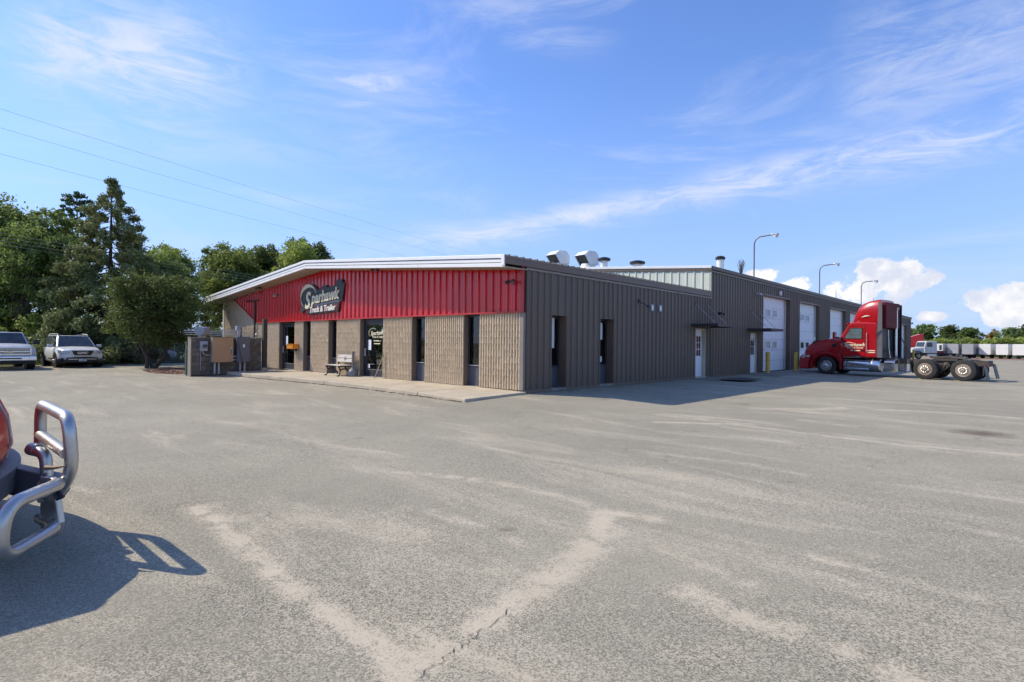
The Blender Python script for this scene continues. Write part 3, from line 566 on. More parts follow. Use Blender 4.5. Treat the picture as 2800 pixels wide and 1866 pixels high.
def man_door(parent, y0, y1, zt, recess, lites, frame=True):
    f = G(); fm = mat('cream frame', (.52, .47, .36), .55, 0, .1, 4); zb = .14
    for yy in (y0, y1-.05): f.box(-recess-.03, .035, yy, yy+.05, zb, zt)
    f.box(-recess-.03, .035, y0+.05, y1-.05, zt-.055, zt); d = f.build('service_door', fm, parent)
    x = -recess; G().box(x-.04, x, y0+.05, y1-.05, zb+.01, zt-.055).build('door_leaf', DOORW, d)
    a, b = y0+.2, y1-.2; z0, z1 = (1.1, 2.0); g = G()
    fr = G(); fr.box(x, x+.018, a-.04, b+.04, z1, z1+.05); fr.box(x, x+.018, a-.04, b+.04, z0-.05, z0); fr.box(x, x+.018, a-.05, a, z0-.05, z1+.05); fr.box(x, x+.018, b, b+.05, z0-.05, z1+.05)
    for k in range(1, lites[0]): q = a+(b-a)*k/lites[0]; fr.box(x, x+.016, q-.012, q+.012, z0, z1)
    for k in range(1, lites[1]): q = z0+(z1-z0)*k/lites[1]; fr.box(x, x+.016, a, b, q-.012, q+.012)
    wf = fr.build('lite_frame', DOORW, d); G().box(x+.001, x+.006, a, b, z0, z1).build('pane', CARGL, wf)
    for z in (.35, .72): G().box(x, x+.008, a-.02, b+.02, z, z+.012).build('rail', DOORW, d)
    G().lathe([(.03, 0), (.03, .03), (.02, .06)], (x, y0+.12, 1.05), 'x', 10).build('knob', CHROME, d)
    G().box(-.02, .08, y0, y1, .11, .16).build('threshold', CONC, d)
    return d
man_door(OB, 11.4, 12.46, 2.35, .13, (3, 3))
def awning(y0, y1, zt, x1, yr, label):
    a = thing('door_awning', label, 'awning', (0.03, (y0+y1)/2, zt), 0, 'awnings over the side doors', True)
    m = mat('awning metal', (.045, .035, .034), .5); G().box(.036, x1, y0, y1, zt-.02, zt+.01).build('canopy', m, a)
    g = G(); g.box(x1, x1+.02, y0, y1, zt-.10, zt+.03); g.box(.036, x1, y0-.02, y0, zt-.10, zt+.03); g.box(.036, x1, y1, y1+.02, zt-.10, zt+.03); g.build('valance', m, a)
    for yy in yr:
        G().tube([(.04, yy, zt+.95), (x1-.3, yy, zt+.1), (x1-.3, yy, zt)], .013, 5).build('tie_rod', STEEL, a); G().box(.034, .05, yy-.05, yy+.05, zt+.9, zt+1.0).build('bracket', m, a)
    return a
awning(11.0, 13.0, 2.5, 1.2, (11.4, 12.6), 'dark metal awning over the first cream-framed side door')

# ================================================================== WORKSHOP
WB = thing('workshop_building', 'long taller workshop with brown ribbed metal walls and a row of white garage doors', 'building', (-12, 42, .1), world=True)
def wt(x): return 5.10+.075*(12-abs(x+12))
G().prism([(-23.9, -.05), (-.34, -.05), (-.34, 5.05), (-12, 5.95), (-23.9, 5.05)], 'y', 13.02, 71.9).build('wall_core', DARK, WB)
us = [-23.9+i*1.195 for i in range(21)]
for k in range(20):
    a, b = us[k], us[k+1]
    panel(rib_profile(a, b, .4, .035), 'y', 13.0, lambda u: 3.6, lambda u: wt(u)+.03, -1).build('front_panel', CREAM, WB, fix=False)
for s, (xa, xb) in enumerate([(-12, .08), (-24.0, -12)]):
    for z0, z1, y, m, nm in [(-.02, .10, 12.93, TRIMB, 'rake_trim'), (.10, .21, 12.90, WHITE, 'rake_cap')]:
        G().add([(xa, y, wt(xa)+z0), (xb, y, wt(xb)+z0), (xb, y, wt(xb)+z1), (xa, y, wt(xa)+z1), (xa, 13.02, wt(xa)+z0), (xb, 13.02, wt(xb)+z0), (xb, 13.02, wt(xb)+z1), (xa, 13.02, wt(xa)+z1)], [(0, 1, 2, 3), (5, 4, 7, 6), (4, 0, 3, 7), (1, 5, 6, 2), (3, 2, 6, 7), (4, 5, 1, 0)]).build(nm, m, WB)
    g = G(); xe = .1 if s == 0 else -24.1
    for y in np.arange(12.92, 72.1, .61):
        g.add([(-12, y, wt(-12)+.17), (xe, y, wt(min(0, max(xe, -24)))+.17), (xe, y+.6, wt(min(0, max(xe, -24)))+.17), (-12, y+.6, wt(-12)+.17)], [(0, 1, 2, 3)])
        g.add([(-12, y, wt(-12)+.17), (xe, y, wt(0)+.17), (xe, y+.05, wt(0)+.17), (-12, y+.05, wt(-12)+.17), (-12, y+.02, wt(-12)+.22), (xe, y+.02, wt(0)+.22), (xe, y+.035, wt(0)+.22), (-12, y+.035, wt(-12)+.22)], [(0, 1, 5, 4), (2, 3, 7, 6), (4, 5, 6, 7), (1, 2, 6, 5)])
    g.build('roof', mat('workshop roof', (.6, .6, .58), .5), WB, fix=False)
G().box(-.02, .13, 12.94, 72.0, 5.12, 5.30).build('eave_gutter', mat('gutter', (.115, .088, .068), .5, 0, .2, 3, dirt=((.2, .18, .15), 2, .6, .6)), WB, bevel=.02)
G().box(-.01, .07, 12.96, 72.0, 5.03, 5.10).build('eave_trim', mat('taupe trim', (.24, .21, .175), .5), WB)
G().box(-.03, .05, 12.965, 13.02, 3.8, 5.06).build('corner_trim', mat('pale corner', (.5, .52, .43), .5), WB)
doors = [(19.9, 24.79), (26.57, 31.3), (34.0, 38.9), (40.2, 45.1), (64.6, 68.8)]
runs = [(13.03, 18.0, None, None), (18.0, 18.98, 2.32, None), (18.98, 19.9, None, None)]
last = 19.9
for a, b in doors:
    if a > last: runs.append((last, a, None, None))
    runs.append((a, b, 4.5 if a < 60 else 4.3, None)); last = b
runs.append((last, 71.95, None, None)); side_run(WB, runs, .13, 5.05)
for a, b, lo_, hi in runs:
    if lo_ is None: G().box(-.33, -.003, a, b, .0, 5.0).build('side_backing', TRIMB, WB); G().box(-.01, .05, a+.01, b-.01, .08, .135).build('base_trim', TRIMB, WB)
    else: G().box(-.33, -.003, a, b, lo_, 5.0).build('header_backing', TRIMB, WB)
def garage(y0, y1, top, wins, sections=7):
    z0 = .11; x = -.26; f = G()
    for yy, d in ((y0, 1), (y1, -1)): f.box(-.30, .042, min(yy, yy+d*.05), max(yy, yy+d*.05), z0, top)
    f.box(-.30, .05, y0+.05, y1-.05, top-.05, top+.02); gd = f.build('garage_door', TRIMB, WB)
    h = (top-.05-z0)/sections
    tk = mat('track cream', (.62, .58, .5), .5); G().box(x+.03, x+.08, y1-.33, y1-.24, z0, top-.06).build('track', tk, gd); G().box(x+.03, x+.06, y0+.05, y0+.09, z0, top-.06).build('track', tk, gd)
    for k in range(sections):
        g = G().box(x-.05, x, y0+.05, y1-.05, z0+k*h+.006, z0+(k+1)*h-.006)
        for q in (.32, .64): g.box(x, x+.006, y0+.06, y1-.06, z0+k*h+h*q, z0+k*h+h*q+.02)
        s = g.build('door_section', GWHITE, gd, bevel=.008)
        if k in wins:
            for a in (1.25, 2.40):
                zc = z0+k*h+h*.5; fr = G(); A, B = y0+a-.07, y0+a+.78
                fr.box(x+.005, x+.03, A, B, zc+.19, zc+.25); fr.box(x+.005, x+.03, A, B, zc-.25, zc-.19); fr.box(x+.005, x+.03, A, A+.07, zc-.19, zc+.19); fr.box(x+.005, x+.03, B-.07, B, zc-.19, zc+.19)
                fo = fr.build('window_frame', GWHITE, s); G().box(x+.006, x+.012, A+.06, B-.06, zc-.2, zc+.2).build('pane', CARGL if k < 4 else mat('grey pane', (.30, .32, .35), .25, 0, .1, 4), fo)
    G().box(-.3, -.2, y0+.06, y1-.06, z0-.03, z0+.02).build('bottom_seal', BLACK, gd)
for k, (a, b) in enumerate(doors): garage(a, b, 4.5 if a < 60 else 4.3, (2, 5) if k < 2 else ())
man_door(WB, 18.02, 18.96, 2.30, .05, (2, 2))
awning(17.55, 19.55, 2.47, 1.2, (18.0, 19.2), 'dark metal awning over the second door, beside the first garage door')

# ================================================================== THINGS ON AND AROUND THE BUILDINGS
# --- shop sign
SG = thing('shop_sign', 'dark shield-shaped shop sign with cream lettering on the red wall', 'sign', (-12, -.09, 2.8), world=True)
SD = mat('sign charcoal', (.035, .032, .03), .5); SCREAM = mat('sign cream', (.72, .66, .47), .55, 0, .06, 5)
out = [(-14.02, 2.93), (-13.72, 3.32), (-13.98, 3.55), (-13.92, 3.86), (-13.62, 4.1), (-13.15, 4.21), (-12.68, 4.13), (-12.32, 3.9), (-11.98, 3.88), (-11.96, 4.0), (-11.52, 4.04), (-11.5, 3.93), (-10.72, 4.0), (-10.66, 4.19), (-10.2, 4.22), (-10.16, 4.06), (-9.98, 4.06), (-10.2, 3.30), (-10.38, 3.26), (-10.5, 2.84), (-13.28, 2.78), (-13.42, 3.02), (-13.6, 3.0), (-13.72, 2.88)]
G().prism(out, 'y', -.17, -.09).build('sign_board', SD, SG, bevel=.01)
g = G(); c0 = Vector((-13.12, -.19, 3.58)); arc = []
for k in range(19):
    a = 4.0-(4.0-.35)*k/18; arc.append((c0+Vector((.76*math.cos(a), 0, .52*math.sin(a))), .02+.07*math.sin(math.pi*min(1, k/18*1.05))**1.2))
sec = [[p+Vector((0, dy, s*w)) for dy, s in ((-.012, -1), (-.012, 1), (.02, 1), (.02, -1))] for p, w in arc]; g.loft(sec); g.build('crescent', SCREAM, SG)
g = G(); text_on(g, 'S', 1.05, (-13.2, -.2, 3.08), (1, 0, .055), (0.0, 0, 1), bold=.024, shear=.22, extrude=.018, sx=.95)
text_on(g, 'parhawk', .70, (-11.62, -.2, 3.345), (1, 0, .06), (0, 0, 1), bold=.02, shear=.2, extrude=.018, sx=.98); g.build('lettering', SCREAM, SG, fix=False)
g = G(); g.add([(-13.0, -.178, 3.13), (-10.42, -.178, 3.27), (-10.36, -.178, 3.36), (-12.95, -.178, 3.24)], [(0, 1, 2, 3)]); g.build('underline', mat('slate', (.09, .1, .14), .5), SG)
G().prism([(-13.16, 2.86), (-10.56, 2.9), (-10.46, 3.2), (-12.98, 3.08)], 'y', -.182, -.171).build('lower_panel', mat('maroon panel', (.13, .02, .025), .5), SG)
g = G(); text_on(g, 'Truck & Trailer', .36, (-11.82, -.2, 2.90), (1, 0, .03), (0, 0, 1), bold=.008, shear=.12, extrude=.014, sx=1.0); g.build('lettering', mat('sign white', (.78, .77, .72), .55, 0, .04, 5), SG, fix=False)
# --- bench
BN = thing('park_bench', 'park bench with pale slats and black scrolled legs by the entrance', 'bench', (-9.78, -.5, .17), 0)
SL = mat('pale slat', (.50, .46, .40), .75, 0, .12, 6); IRON = mat('black iron', (.016, .015, .014), .45, 0, .2, 8)
for k in range(4): G().box(-.62, .62, -.30+k*.135, -.30+k*.135+.115, .425, .455).build('seat_slat', SL, BN, bevel=.006)
for k in range(2):
    z = .56+k*.165; G().cb((0, .25+.04*k+.02, z+.07), (.62, .014, .074), (Vector((1, 0, 0)), Vector((0, .97, -.24)), Vector((0, .24, .97)))).build('back_slat', SL, BN, bevel=.006)
for s in (-.5, .5):
    g = G(); g.tube([(s, -.36, 0), (s, -.30, .05), (s, -.24, .14), (s, -.22, .26), (s, -.27, .36), (s, -.31, .42)], [.045, .04, .032, .03, .034, .04], 6); g.tube([(s, .30, 0), (s, .24, .06), (s, .14, .2), (s, .05, .3), (s, -.02, .38)], [.045, .035, .03, .028, .03], 6)
    g.tube([(s, -.22, .26), (s, -.1, .3), (s, .05, .3)], .025, 6); g.box(s-.025, s+.025, -.32, .27, .375, .425); g.tube([(s, .25, .38), (s, .27, .55), (s, .33, .8), (s, .34, .88)], [.035, .03, .028, .03], 6); g.build('leg', IRON, BN, smooth=True)
md = G().lathe([(.085, 0), (.085, .012), (.075, .018)], (0, .245, .72), 'y', 18); md = md.build('medallion', mat('medallion white', (.62, .60, .56), .6), BN); G().lathe([(.05, -.012), (.05, 0)], (0, .245, .72), 'y', 14).build('emblem', mat('emblem grey', (.3, .3, .3), .6), md)
# --- cigarette receptacle, leaning stick, orange wall box
AT = thing('ash_receptacle', 'grey plastic cigarette receptacle with slender neck beside the bench', 'ashtray', (-8.98, -.34, .17))
GP = mat('grey plastic', (.20, .21, .225), .5, 0, .1, 5)
G().lathe([(.19, 0), (.20, .02), (.20, .2), (.185, .24), (.10, .30), (.05, .34)], (0, 0, 0), 'z', 20).build('base', GP, AT, smooth=True); G().lathe([(.048, .33), (.045, .9), (.055, .94), (.055, 1.0), (.03, 1.02)], (0, 0, 0), 'z', 14).build('neck', GP, AT, smooth=True)
ST = thing('wooden_stick', 'pale wooden stick leaning against the pier beside the entrance door', 'stick', (-7.5, -.28, .17)); G().bar((0, 0, 0), (.30, .20, .93), .045, .022).build('lath', mat('raw wood', (.5, .42, .30), .8, 0, .15, 8), ST)
OBX = thing('wall_box', 'orange metal drop box hung on a tan pier', 'box', (-14.6, -.06, 1.2)); ORM = mat('orange paint', (.68, .25, .02), .4, 0, .08, 4)
G().box(-.31, .31, -.30, 0, 0, .21).build('body', ORM, OBX, bevel=.008); G().cb((0, -.15, .222), (.33, .17, .012)).build('lid', ORM, OBX); G().box(.15, .2, -.12, -.02, -.09, 0).build('bracket', BLACK, OBX)
# --- timber post with its concrete foot and the green downpipe beside it
TP = thing('timber_post', 'square brown timber post standing on a small concrete foot at the sidewalk', 'post', (-15.2, -1.28, .17)); G().box(-.09, .09, -.09, .09, .14, 2.42).build('shaft', WOOD, TP, bevel=.01); G().box(-.13, .13, -.13, .13, 0, .14).build('foot', CONC, TP, bevel=.02)
DP = thing('downpipe', 'dark green downpipe beside the timber post', 'pipe', (-17.99, -.04, .18)); G().tube([(0, 0, 0), (0, 0, 2.32)], .05, 8).build('pipe', mat('dark green', (.02, .045, .03), .35), DP); G().box(-.06, .06, -.02, .06, 1.9, 1.94).build('strap', BLACK, DP)
CM = thing('conduit_mast', 'dark conduit mast with a short shadow modelled as a bar on the red wall', 'conduit', (-19.25, -.13, 1.75)); CON = mat('rusty dark conduit', (.055, .035, .03), .6)
G().tube([(0, 0, 0), (0, 0, 1.93)], .05, 8).build('mast', CON, CM); G().tube([(-1.0, -.05, 1.96), (.55, -.05, 1.93)], .035, 6).build('shadow_bar', CON, CM); G().lathe([(.0, -.09), (.09, -.04), (.1, .03), (.03, .09)], (.42, -.05, .12), 'z', 12).build('lamp', ALUL, CM, smooth=True)  # the horizontal bar is a dark shadow line modelled as solid pipe
wp = thing('corner_downspout', 'white downspout on the far corner of the office', 'pipe', (-23.92, -.05, .1)); G().box(-.06, .06, -.04, .06, 0, 3.66).build('spout', WHITE, wp)
# --- block enclosure with the electrical gear
EN = thing('block_enclosure', 'mossy dark block enclosure wall carrying electrical cabinets beside the sidewalk', 'wall', (-15.5, -2.9, 0), world=True)
G().box(-15.6, -15.4, -4.34, -1.42, -.05, 1.66).build('wall_core', CMU[1], EN)
cmesh = {}
eo = ORG[EN.name]
def cmu(w, i):
    k = (round(w, 3), i)
    if k not in cmesh: cmesh[k] = G().box(0, .15, .006, w-.006, .005, .197).mesh('block', CMU[i])
    return cmesh[k]
for r in range(8):
    y = -4.36+(0 if r % 2 == 0 else -.0); first = .2 if r % 2 else .4
    ys = [-4.36]; ys.append(-4.36+first)
    while ys[-1] < -1.45: ys.append(min(-1.4, ys[-1]+.4))
    for a, b in zip(ys[:-1], ys[1:]):
        if b-a > .05: inst('block', cmu(b-a, random.randrange(3)), EN, (-15.42-eo[0]+random.uniform(-.003, .003), a-eo[1], .04+r*.203-eo[2]))
G().box(-15.63, -15.25, -4.40, -1.38, 1.665, 1.70).build('coping', CONC2, EN, bevel=.006)
G().box(-15.66, -15.26, -4.38, -4.345, 0, 1.66).build('end_post', mat('pale post', (.24, .2, .165), .8), EN)
MB_ = thing('electric_meter', 'grey electric meter box with round glass dial on the enclosure wall', 'meter', (-15.2, -3.88, 1.3), world=True)
LGR = mat('light grey enamel', (.34, .36, .40), .4, 0, .06, 4)
G().box(-15.26, -15.13, -4.04, -3.75, 1.1, 1.52).build('box', LGR, MB_, bevel=.012); G().lathe([(.085, 0), (.085, .05), (.07, .11), (.02, .13)], (-15.13, -3.87, 1.31), 'x', 16).build('dial', mat('dial glass', (.06, .065, .07), .1, 0, 0), MB_, smooth=True)
G().tube([(-15.2, -3.92, 1.1), (-15.2, -3.9, .98), (-15.2, -3.8, .92), (-15.2, -3.62, .91)], .018, 6).build('conduit', ALUL, MB_); G().tube([(-15.2, -4.0, 1.1), (-15.22, -4.0, .25)], .014, 6).build('conduit', LGR, MB_)
EC = thing('electric_cabinet', 'tan painted electrical cabinet on two pipe legs at the enclosure wall', 'cabinet', (-15.1, -3.17, .2), world=True)
TANM = mat('tan enamel', (.46, .27, .14), .55, 0, .10, 1.5, dirt=((.38, .30, .22), 1.2, .5, .4))
G().box(-15.24, -14.99, -3.61, -2.74, .60, 1.71).build('body', mat('cabinet grey', (.33, .27, .22), .5), EC, bevel=.01); G().box(-14.99, -14.965, -3.59, -2.76, .62, 1.69).build('door', TANM, EC, bevel=.006); G().box(-15.26, -14.94, -3.63, -2.72, 1.71, 1.725).build('rain_cap', mat('cabinet grey', (.33, .27, .22), .5), EC)
dr = G().box(-14.965, -14.95, -2.87, -2.80, 1.02, 1.26).build('handle_plate', ALUL, EC); G().tube([(-14.95, -2.84, 1.2), (-14.92, -2.84, 1.16), (-14.92, -2.84, 1.03), (-14.95, -2.84, 1.0)], .012, 6).build('handle', BLACK, dr)
for y in (-3.47, -3.3): G().tube([(-15.1, y, .1), (-15.1, y, .61)], .04, 10).build('pipe_leg', mat('pvc grey', (.42, .42, .42), .5), EC)
EP = thing('breaker_cabinet', 'dark grey breaker cabinet with a small white tag on the enclosure wall', 'cabinet', (-15.1, -2.3, .3), world=True)
DG = mat('slate enamel', (.115, .125, .15), .4, 0, .08, 3); G().box(-15.25, -14.99, -2.58, -2.02, .59, 1.74).build('body', DG, EP, bevel=.012); G().box(-15.0, -14.975, -2.56, -2.04, .61, 1.72).build('door', DG, EP, bevel=.008); G().box(-14.974, -14.97, -2.34, -2.25, 1.26, 1.40).build('tag', mat('paper', (.75, .76, .78), .7, 0, .03, 4), EP)
for y in (-2.4, -2.2): G().tube([(-15.12, y, .15), (-15.12, y, .6)], .04, 8).build('pipe_leg', mat('pvc grey', (.42, .42, .42), .5), EP)
G().tube([(-15.12, -2.74, .85), (-15.12, -2.58, .85)], .05, 8).build('coupling', ALUL, EP); G().tube([(-15.12, -2.74, .7), (-15.12, -2.58, .7)], .05, 8).build('coupling', ALUL, EP)
G().tube([(-14.95, -2.6, 1.66), (-14.9, -2.38, .62)], .012, 5).build('cable', BLACK, EP)
DRM = thing('transformer_can', 'grey steel drum lying on its side above the enclosure wall', 'drum', (-15.95, -3.75, 1.7), R(-38)); G().lathe([(.15, -.42), (.2, -.41), (.2, -.2), (.205, -.2), (.205, -.16), (.2, -.16), (.2, .25), (.15, .26), (.14, .245), (.06, .245), (.06, .27)], (0, 0, .27), 'x', 22).build('shell', LGR, DRM, smooth=True)
G().tube([(.02, 0, .08), (.02, 0, -1.68)], .03, 8).build('foot', STEEL, DRM); G().box(-.3, .1, -.1, .1, -.02, .09).build('cradle', STEEL, DRM)
for k in range(3):
    p = thing('service_pipe', 'thin pipe run %s behind the enclosure wall' % ('highest', 'in the middle', 'lowest')[k] if False else ('upper', 'middle', 'lower')[k]+' thin grey pipe of the run behind the enclosure wall', 'pipe', (-16.3, -3.2, 1.7), 0, 'pipe run behind the enclosure')
    G().tube([(-.2+.1*k, -1.1, .3-.09*k), (-.1, .2, .28-.09*k), (0, 1.35, .36-.1*k)], .018, 5).build('pipe', ALUL, p)
VL = thing('valve_manifold', 'small pale valve manifold standing behind the enclosure wall', 'valve', (-16.6, -1.95, 1.3)); G().tube([(0, 0, 0), (0, 0, .95)], .05, 8).build('riser', ALUL, VL); G().box(-.12, .1, -.1, .1, .75, .95).build('head', LGR, VL, bevel=.02); G().tube([(-.02, .14, .2), (-.02, .14, .9)], .035, 8).build('riser', BLACK, VL)
DU = thing('utility_pedestal', 'narrow dark green utility pedestal at the end of the enclosure wall', 'pedestal', (-15.86, -4.30, 0)); GRN = mat('pedestal green', (.03, .075, .055), .5, 0, .2, 3, dirt=((.12, .08, .05), 3, .6, .5)); G().box(-.06, .16, -.10, .2, .02, 1.42).build('body', GRN, DU, bevel=.02)
G().box(-.04, .14, -.112, -.098, .1, 1.2).build('door', GRN, DU, bevel=.004); G().cb((.05, .05, 1.45), (.13, .17, .03)).build('lid', GRN, DU, bevel=.01)
# --- lights, cameras and boxes on the walls
def twin_flood(loc, n, label, m=WHITE):        # two heads under a small cap
    t = thing('flood_light', label, 'light', loc); n = Vector(n); u = Vector((0, 0, 1)).cross(n)
    G().cb(n*.02, (.05, .05, .05)).build('base', m, t)
    for s in (-1, 1):
        p = n*.12+u*(s*.10); h = G().tube([n*.03+u*(s*.03), p-n*.02], .014, 5).build('arm', m, t); hd = G().tube([p-n*.03-u*s*.02+Vector((0, 0, .02)), p+n*.08+u*s*.05-Vector((0, 0, .05))], [.045, .06], 10).build('head', m, t); G().tube([p+n*.081+u*s*.05-Vector((0, 0, .05)), p+n*.085+u*s*.052-Vector((0, 0, .052))], .05, 10).build('lens', mat('lens', (.1, .1, .1), .1), hd)
twin_flood((-.37, -.09, 3.44), (0, -1, 0), 'twin-headed flood light at the near corner of the red wall', mat('dark bronze', (.05, .035, .03), .4))
twin_flood((-16.49, -.09, 3.84), (0, -1, 0), 'small pale twin flood light on the red wall towards the far gable end', ALUL)
twin_flood((-17.6, -.5, soff(-17.6)-.03), (0, -1, 0), 'dark flood light hung under the sloping soffit', mat('dark bronze', (.05, .035, .03), .4))
twin_flood((-7.0, -.5, soff(-7.0)-.03), (0, -1, 0), 'dark flood light hung under the soffit between sign and near corner', mat('dark bronze', (.05, .035, .03), .4))
twin_flood((.04, 13.95, 3.12), (1, 0, 0), 'dark flood light on the brown wall above the first awning', mat('dark bronze', (.05, .035, .03), .4))
twin_flood((.04, 18.95, 4.42), (1, 0, 0), 'white flood light on the brown wall beside the first garage door')
for k, y in enumerate((7.45, 8.1)):
    t = thing('junction_box', ('nearer', 'farther')[k]+' of two small white outlet boxes on the brown side wall', 'box', (.035, y, 3.05), 0, 'outlet boxes on the side wall'); G().box(0, .06, -.10, .10, -.13, .13).build('box', LGR, t, bevel=.01); G().box(.06, .068, -.06, .06, -.08, .08).build('cover', WHITE, t)
t = thing('wall_bracket', 'short dark bracket arm on the brown side wall near the outlet boxes', 'bracket', (.03, 6.5, 3.2)); G().bar((0, 0, .05), (.28, .12, -.12), .03, .03).build('arm', BLACK, t); G().box(0, .03, -.06, .06, -.02, .12).build('plate', BLACK, t); G().lathe([(.03, 0), (.04, .08), (.01, .1)], (.28, .12, -.16), 'x', 8).build('head', BLACK, t)
t = thing('wall_lamp', 'small white lamp on the header over the first garage door', 'lamp', (.05, 22.6, 4.72)); G().box(0, .10, -.12, .12, -.10, .12).build('housing', WHITE, t, bevel=.02); G().box(.02, .09, -.10, .10, -.14, -.10).build('lens', ALUL, t)
t = thing('wall_camera', 'small white camera under the eave at the far end of the workshop', 'camera', (.06, 71.3, 4.55)); G().box(0, .3, -.12, .12, -.12, .12).build('housing', WHITE, t, bevel=.03); G().box(-.06, 0, -.05, .05, -.05, .05).build('mount', ALUL, t)
# --- bollards, mat, propped pole
def bollard(x, y, h, label):
    b = thing('bollard', label, 'bollard', (x, y, gz(x, y)+.02), 0, 'yellow bollards by the garage doors'); G().lathe([(.105, 0), (.105, h-.05), (.085, h-.01), (.03, h)], (0, 0, 0), 'z', 18).build('pipe', YEL, b, smooth=True); G().lathe([(.14, 0), (.13, .02)], (0, 0, 0), 'z', 14).build('collar', CONC2, b)
bollard(.51, 19.3, 1.16, 'yellow steel bollard before the first garage door'); bollard(.76, 23.4, 1.13, 'yellow steel bollard close to the nose of the red truck'); bollard(1.0, 66.5, 1.25, 'yellow steel bollard at the far end of the workshop')
dm = thing('door_mat', 'flat dark rubber mat lying on the asphalt outside the first side door', 'mat', (1.75, 12.2, .1)); G().add([(-.55, -1.1, .02), (.5, -.7, .02), (.55, 1.0, .02), (-.45, 1.1, .02), (-.55, -1.1, .035), (.5, -.7, .035), (.55, 1.0, .035), (-.45, 1.1, .035)], [(0, 3, 2, 1), (4, 5, 6, 7), (0, 1, 5, 4), (1, 2, 6, 5), (2, 3, 7, 6), (3, 0, 4, 7)]).build('rubber', mat('mat rubber', (.075, .064, .056), .9), dm)
pp = thing('propped_pole', 'rusty pole propped against the far end of the workshop wall', 'pole', (1.9, 60.5, .1)); G().tube([(0, 0, 0), (-1.75, .4, 3.4)], .06, 6).build('shaft', mat('rusty pole', (.22, .12, .07), .8), pp)
lf = G()
for k in range(260):
    x = abs(random.gauss(0, .35))+.1; y = random.choice([random.uniform(16.8, 18.6), random.uniform(12.7, 17), random.uniform(1.3, 2.6), random.uniform(4, 5.2), random.uniform(.5, 12)]); s = random.uniform(.012, .035); z = gz(x, y)+.008+random.uniform(0, .03) + (.03 if y > 17 else 0)
    d = Vector((random.uniform(-1, 1), random.uniform(-1, 1), random.uniform(-.4, .4))).normalized(); e = d.cross(Vector((0, 0, 1))); lf.add([Vector((x, y, z))+d*s, Vector((x, y, z))+e*s*.7, Vector((x, y, z))-d*s, Vector((x, y, z))-e*s*.7], [(0, 1, 2, 3)])
tag(lf.build('leaf_litter', mat('dead leaves', (.16, .11, .06), .9, 0, .4, 30), fix=False), 'dead leaves and weeds along the foot of the side wall', 'leaf litter', kind='stuff')
# --- roof: hooded fans, caps, stack, light poles
def roofz(x): return wt(x)+.19
def hood_fan(x, y, label):
    t = thing('roof_fan', label, 'roof fan', (x, y, roofz(x)-.05), R(80), 'curved exhaust hoods on the roof'); t.scale = (.82, .82, .82)
    W_ = mat('white sheet metal', (.72, .73, .72), .4, 0, .05, 3, dirt=((.5, .5, .46), 3, .6, .4)); g = G()
    g.box(-.62, .62, -.62, .62, 0, .10); g.build('kerb', W_, t); G().lathe([(.66, .10), (.60, .14), (.52, .36), (.5, .5)], (0, 0, 0), 'z', 18).build('base', W_, t, smooth=True)
    pr = []          # side outline of the curved hood in (x, z), mouth towards -x
    for k in range(10): a = R(-24+k*15.0); pr.append((.0+.52*math.cos(a), .86+.52*math.sin(a)))
    mouth0, mouth1 = (-.86, 1.04), (-.36, .42)
    outl = [(.5, .45)]+pr[1:]+[(-.46, 1.36), mouth0]; y0, y1 = -.52, .52
    for s in (y0, y1): gg = G().prism(outl+[mouth1], 'y', s-.012, s+.012); gg.build('side_plate', W_, t)
    gg = G(); n = len(outl)
    gg.add([(a, y0, b) for a, b in outl]+[(a, y1, b) for a, b in outl]+[(a*.97, y0, .9+(b-.9)*.97) for a, b in outl]+[(a*.97, y1, .9+(b-.9)*.97) for a, b in outl], [(i, i+1, n+i+1, n+i) for i in range(n-1)]+[(2*n+i, 3*n+i, 3*n+i+1, 2*n+i+1) for i in range(n-1)]); gg.build('hood_skin', W_, t, smooth=True)
    m0, m1 = Vector((mouth0[0]+.1, 0, mouth0[1]-.02)), Vector((mouth1[0]+.1, 0, mouth1[1]+.02)); G().add([(m0.x, y0, m0.z), (m0.x, y1, m0.z), (m1.x, y1, m1.z), (m1.x, y0, m1.z)], [(0, 1, 2, 3)]).build('mesh_screen', mat('dark mesh', (.05, .05, .048), .7), t)
hood_fan(-9.6, 13.75, 'left one of two white curved exhaust hoods on the roof'); hood_fan(-7.9, 14.3, 'right one of two white curved exhaust hoods on the roof')
def vent(x, y, h, r, label, cr=1.8):
    t = thing('roof_vent', label, 'roof vent', (x, y, roofz(x)-.1), 0, 'round vents on the roof'); G().lathe([(r, 0), (r, h)], (0, 0, 0), 'z', 16).build('stack', mat('white sheet metal', (.72, .73, .72), .4), t, smooth=True); G().lathe([(r*cr*.9, h-.02), (r*cr, h+.02), (r*cr, h+.12), (r*.8, h+.19)], (0, 0, 0), 'z', 18).build('cap', BLACK, t, smooth=True)
vent(-6.6, 14.0, .60, .2, 'low round roof vent with black cap right behind the hoods'); vent(-5.3, 15.4, .55, .24, 'low round roof vent with wide black cap along the rake'); vent(-2.0, 18.9, 1.15, .2, 'tall white roof stack with narrow black cap', 1.35)
t = thing('weed_tuft', 'dead weed tuft growing from the workshop gutter', 'weed', (.05, 16.6, 5.28)); g = G()
for k in range(40): a = random.uniform(0, 6.28); q = random.uniform(.05, .22); g.tube([(random.uniform(-.05, .05), random.uniform(-.05, .05), 0), (q*math.cos(a), q*math.sin(a), random.uniform(.25, .8))], .008, 3)
g.build('stems', mat('dead stems', (.10, .085, .06), .9), t, fix=False)
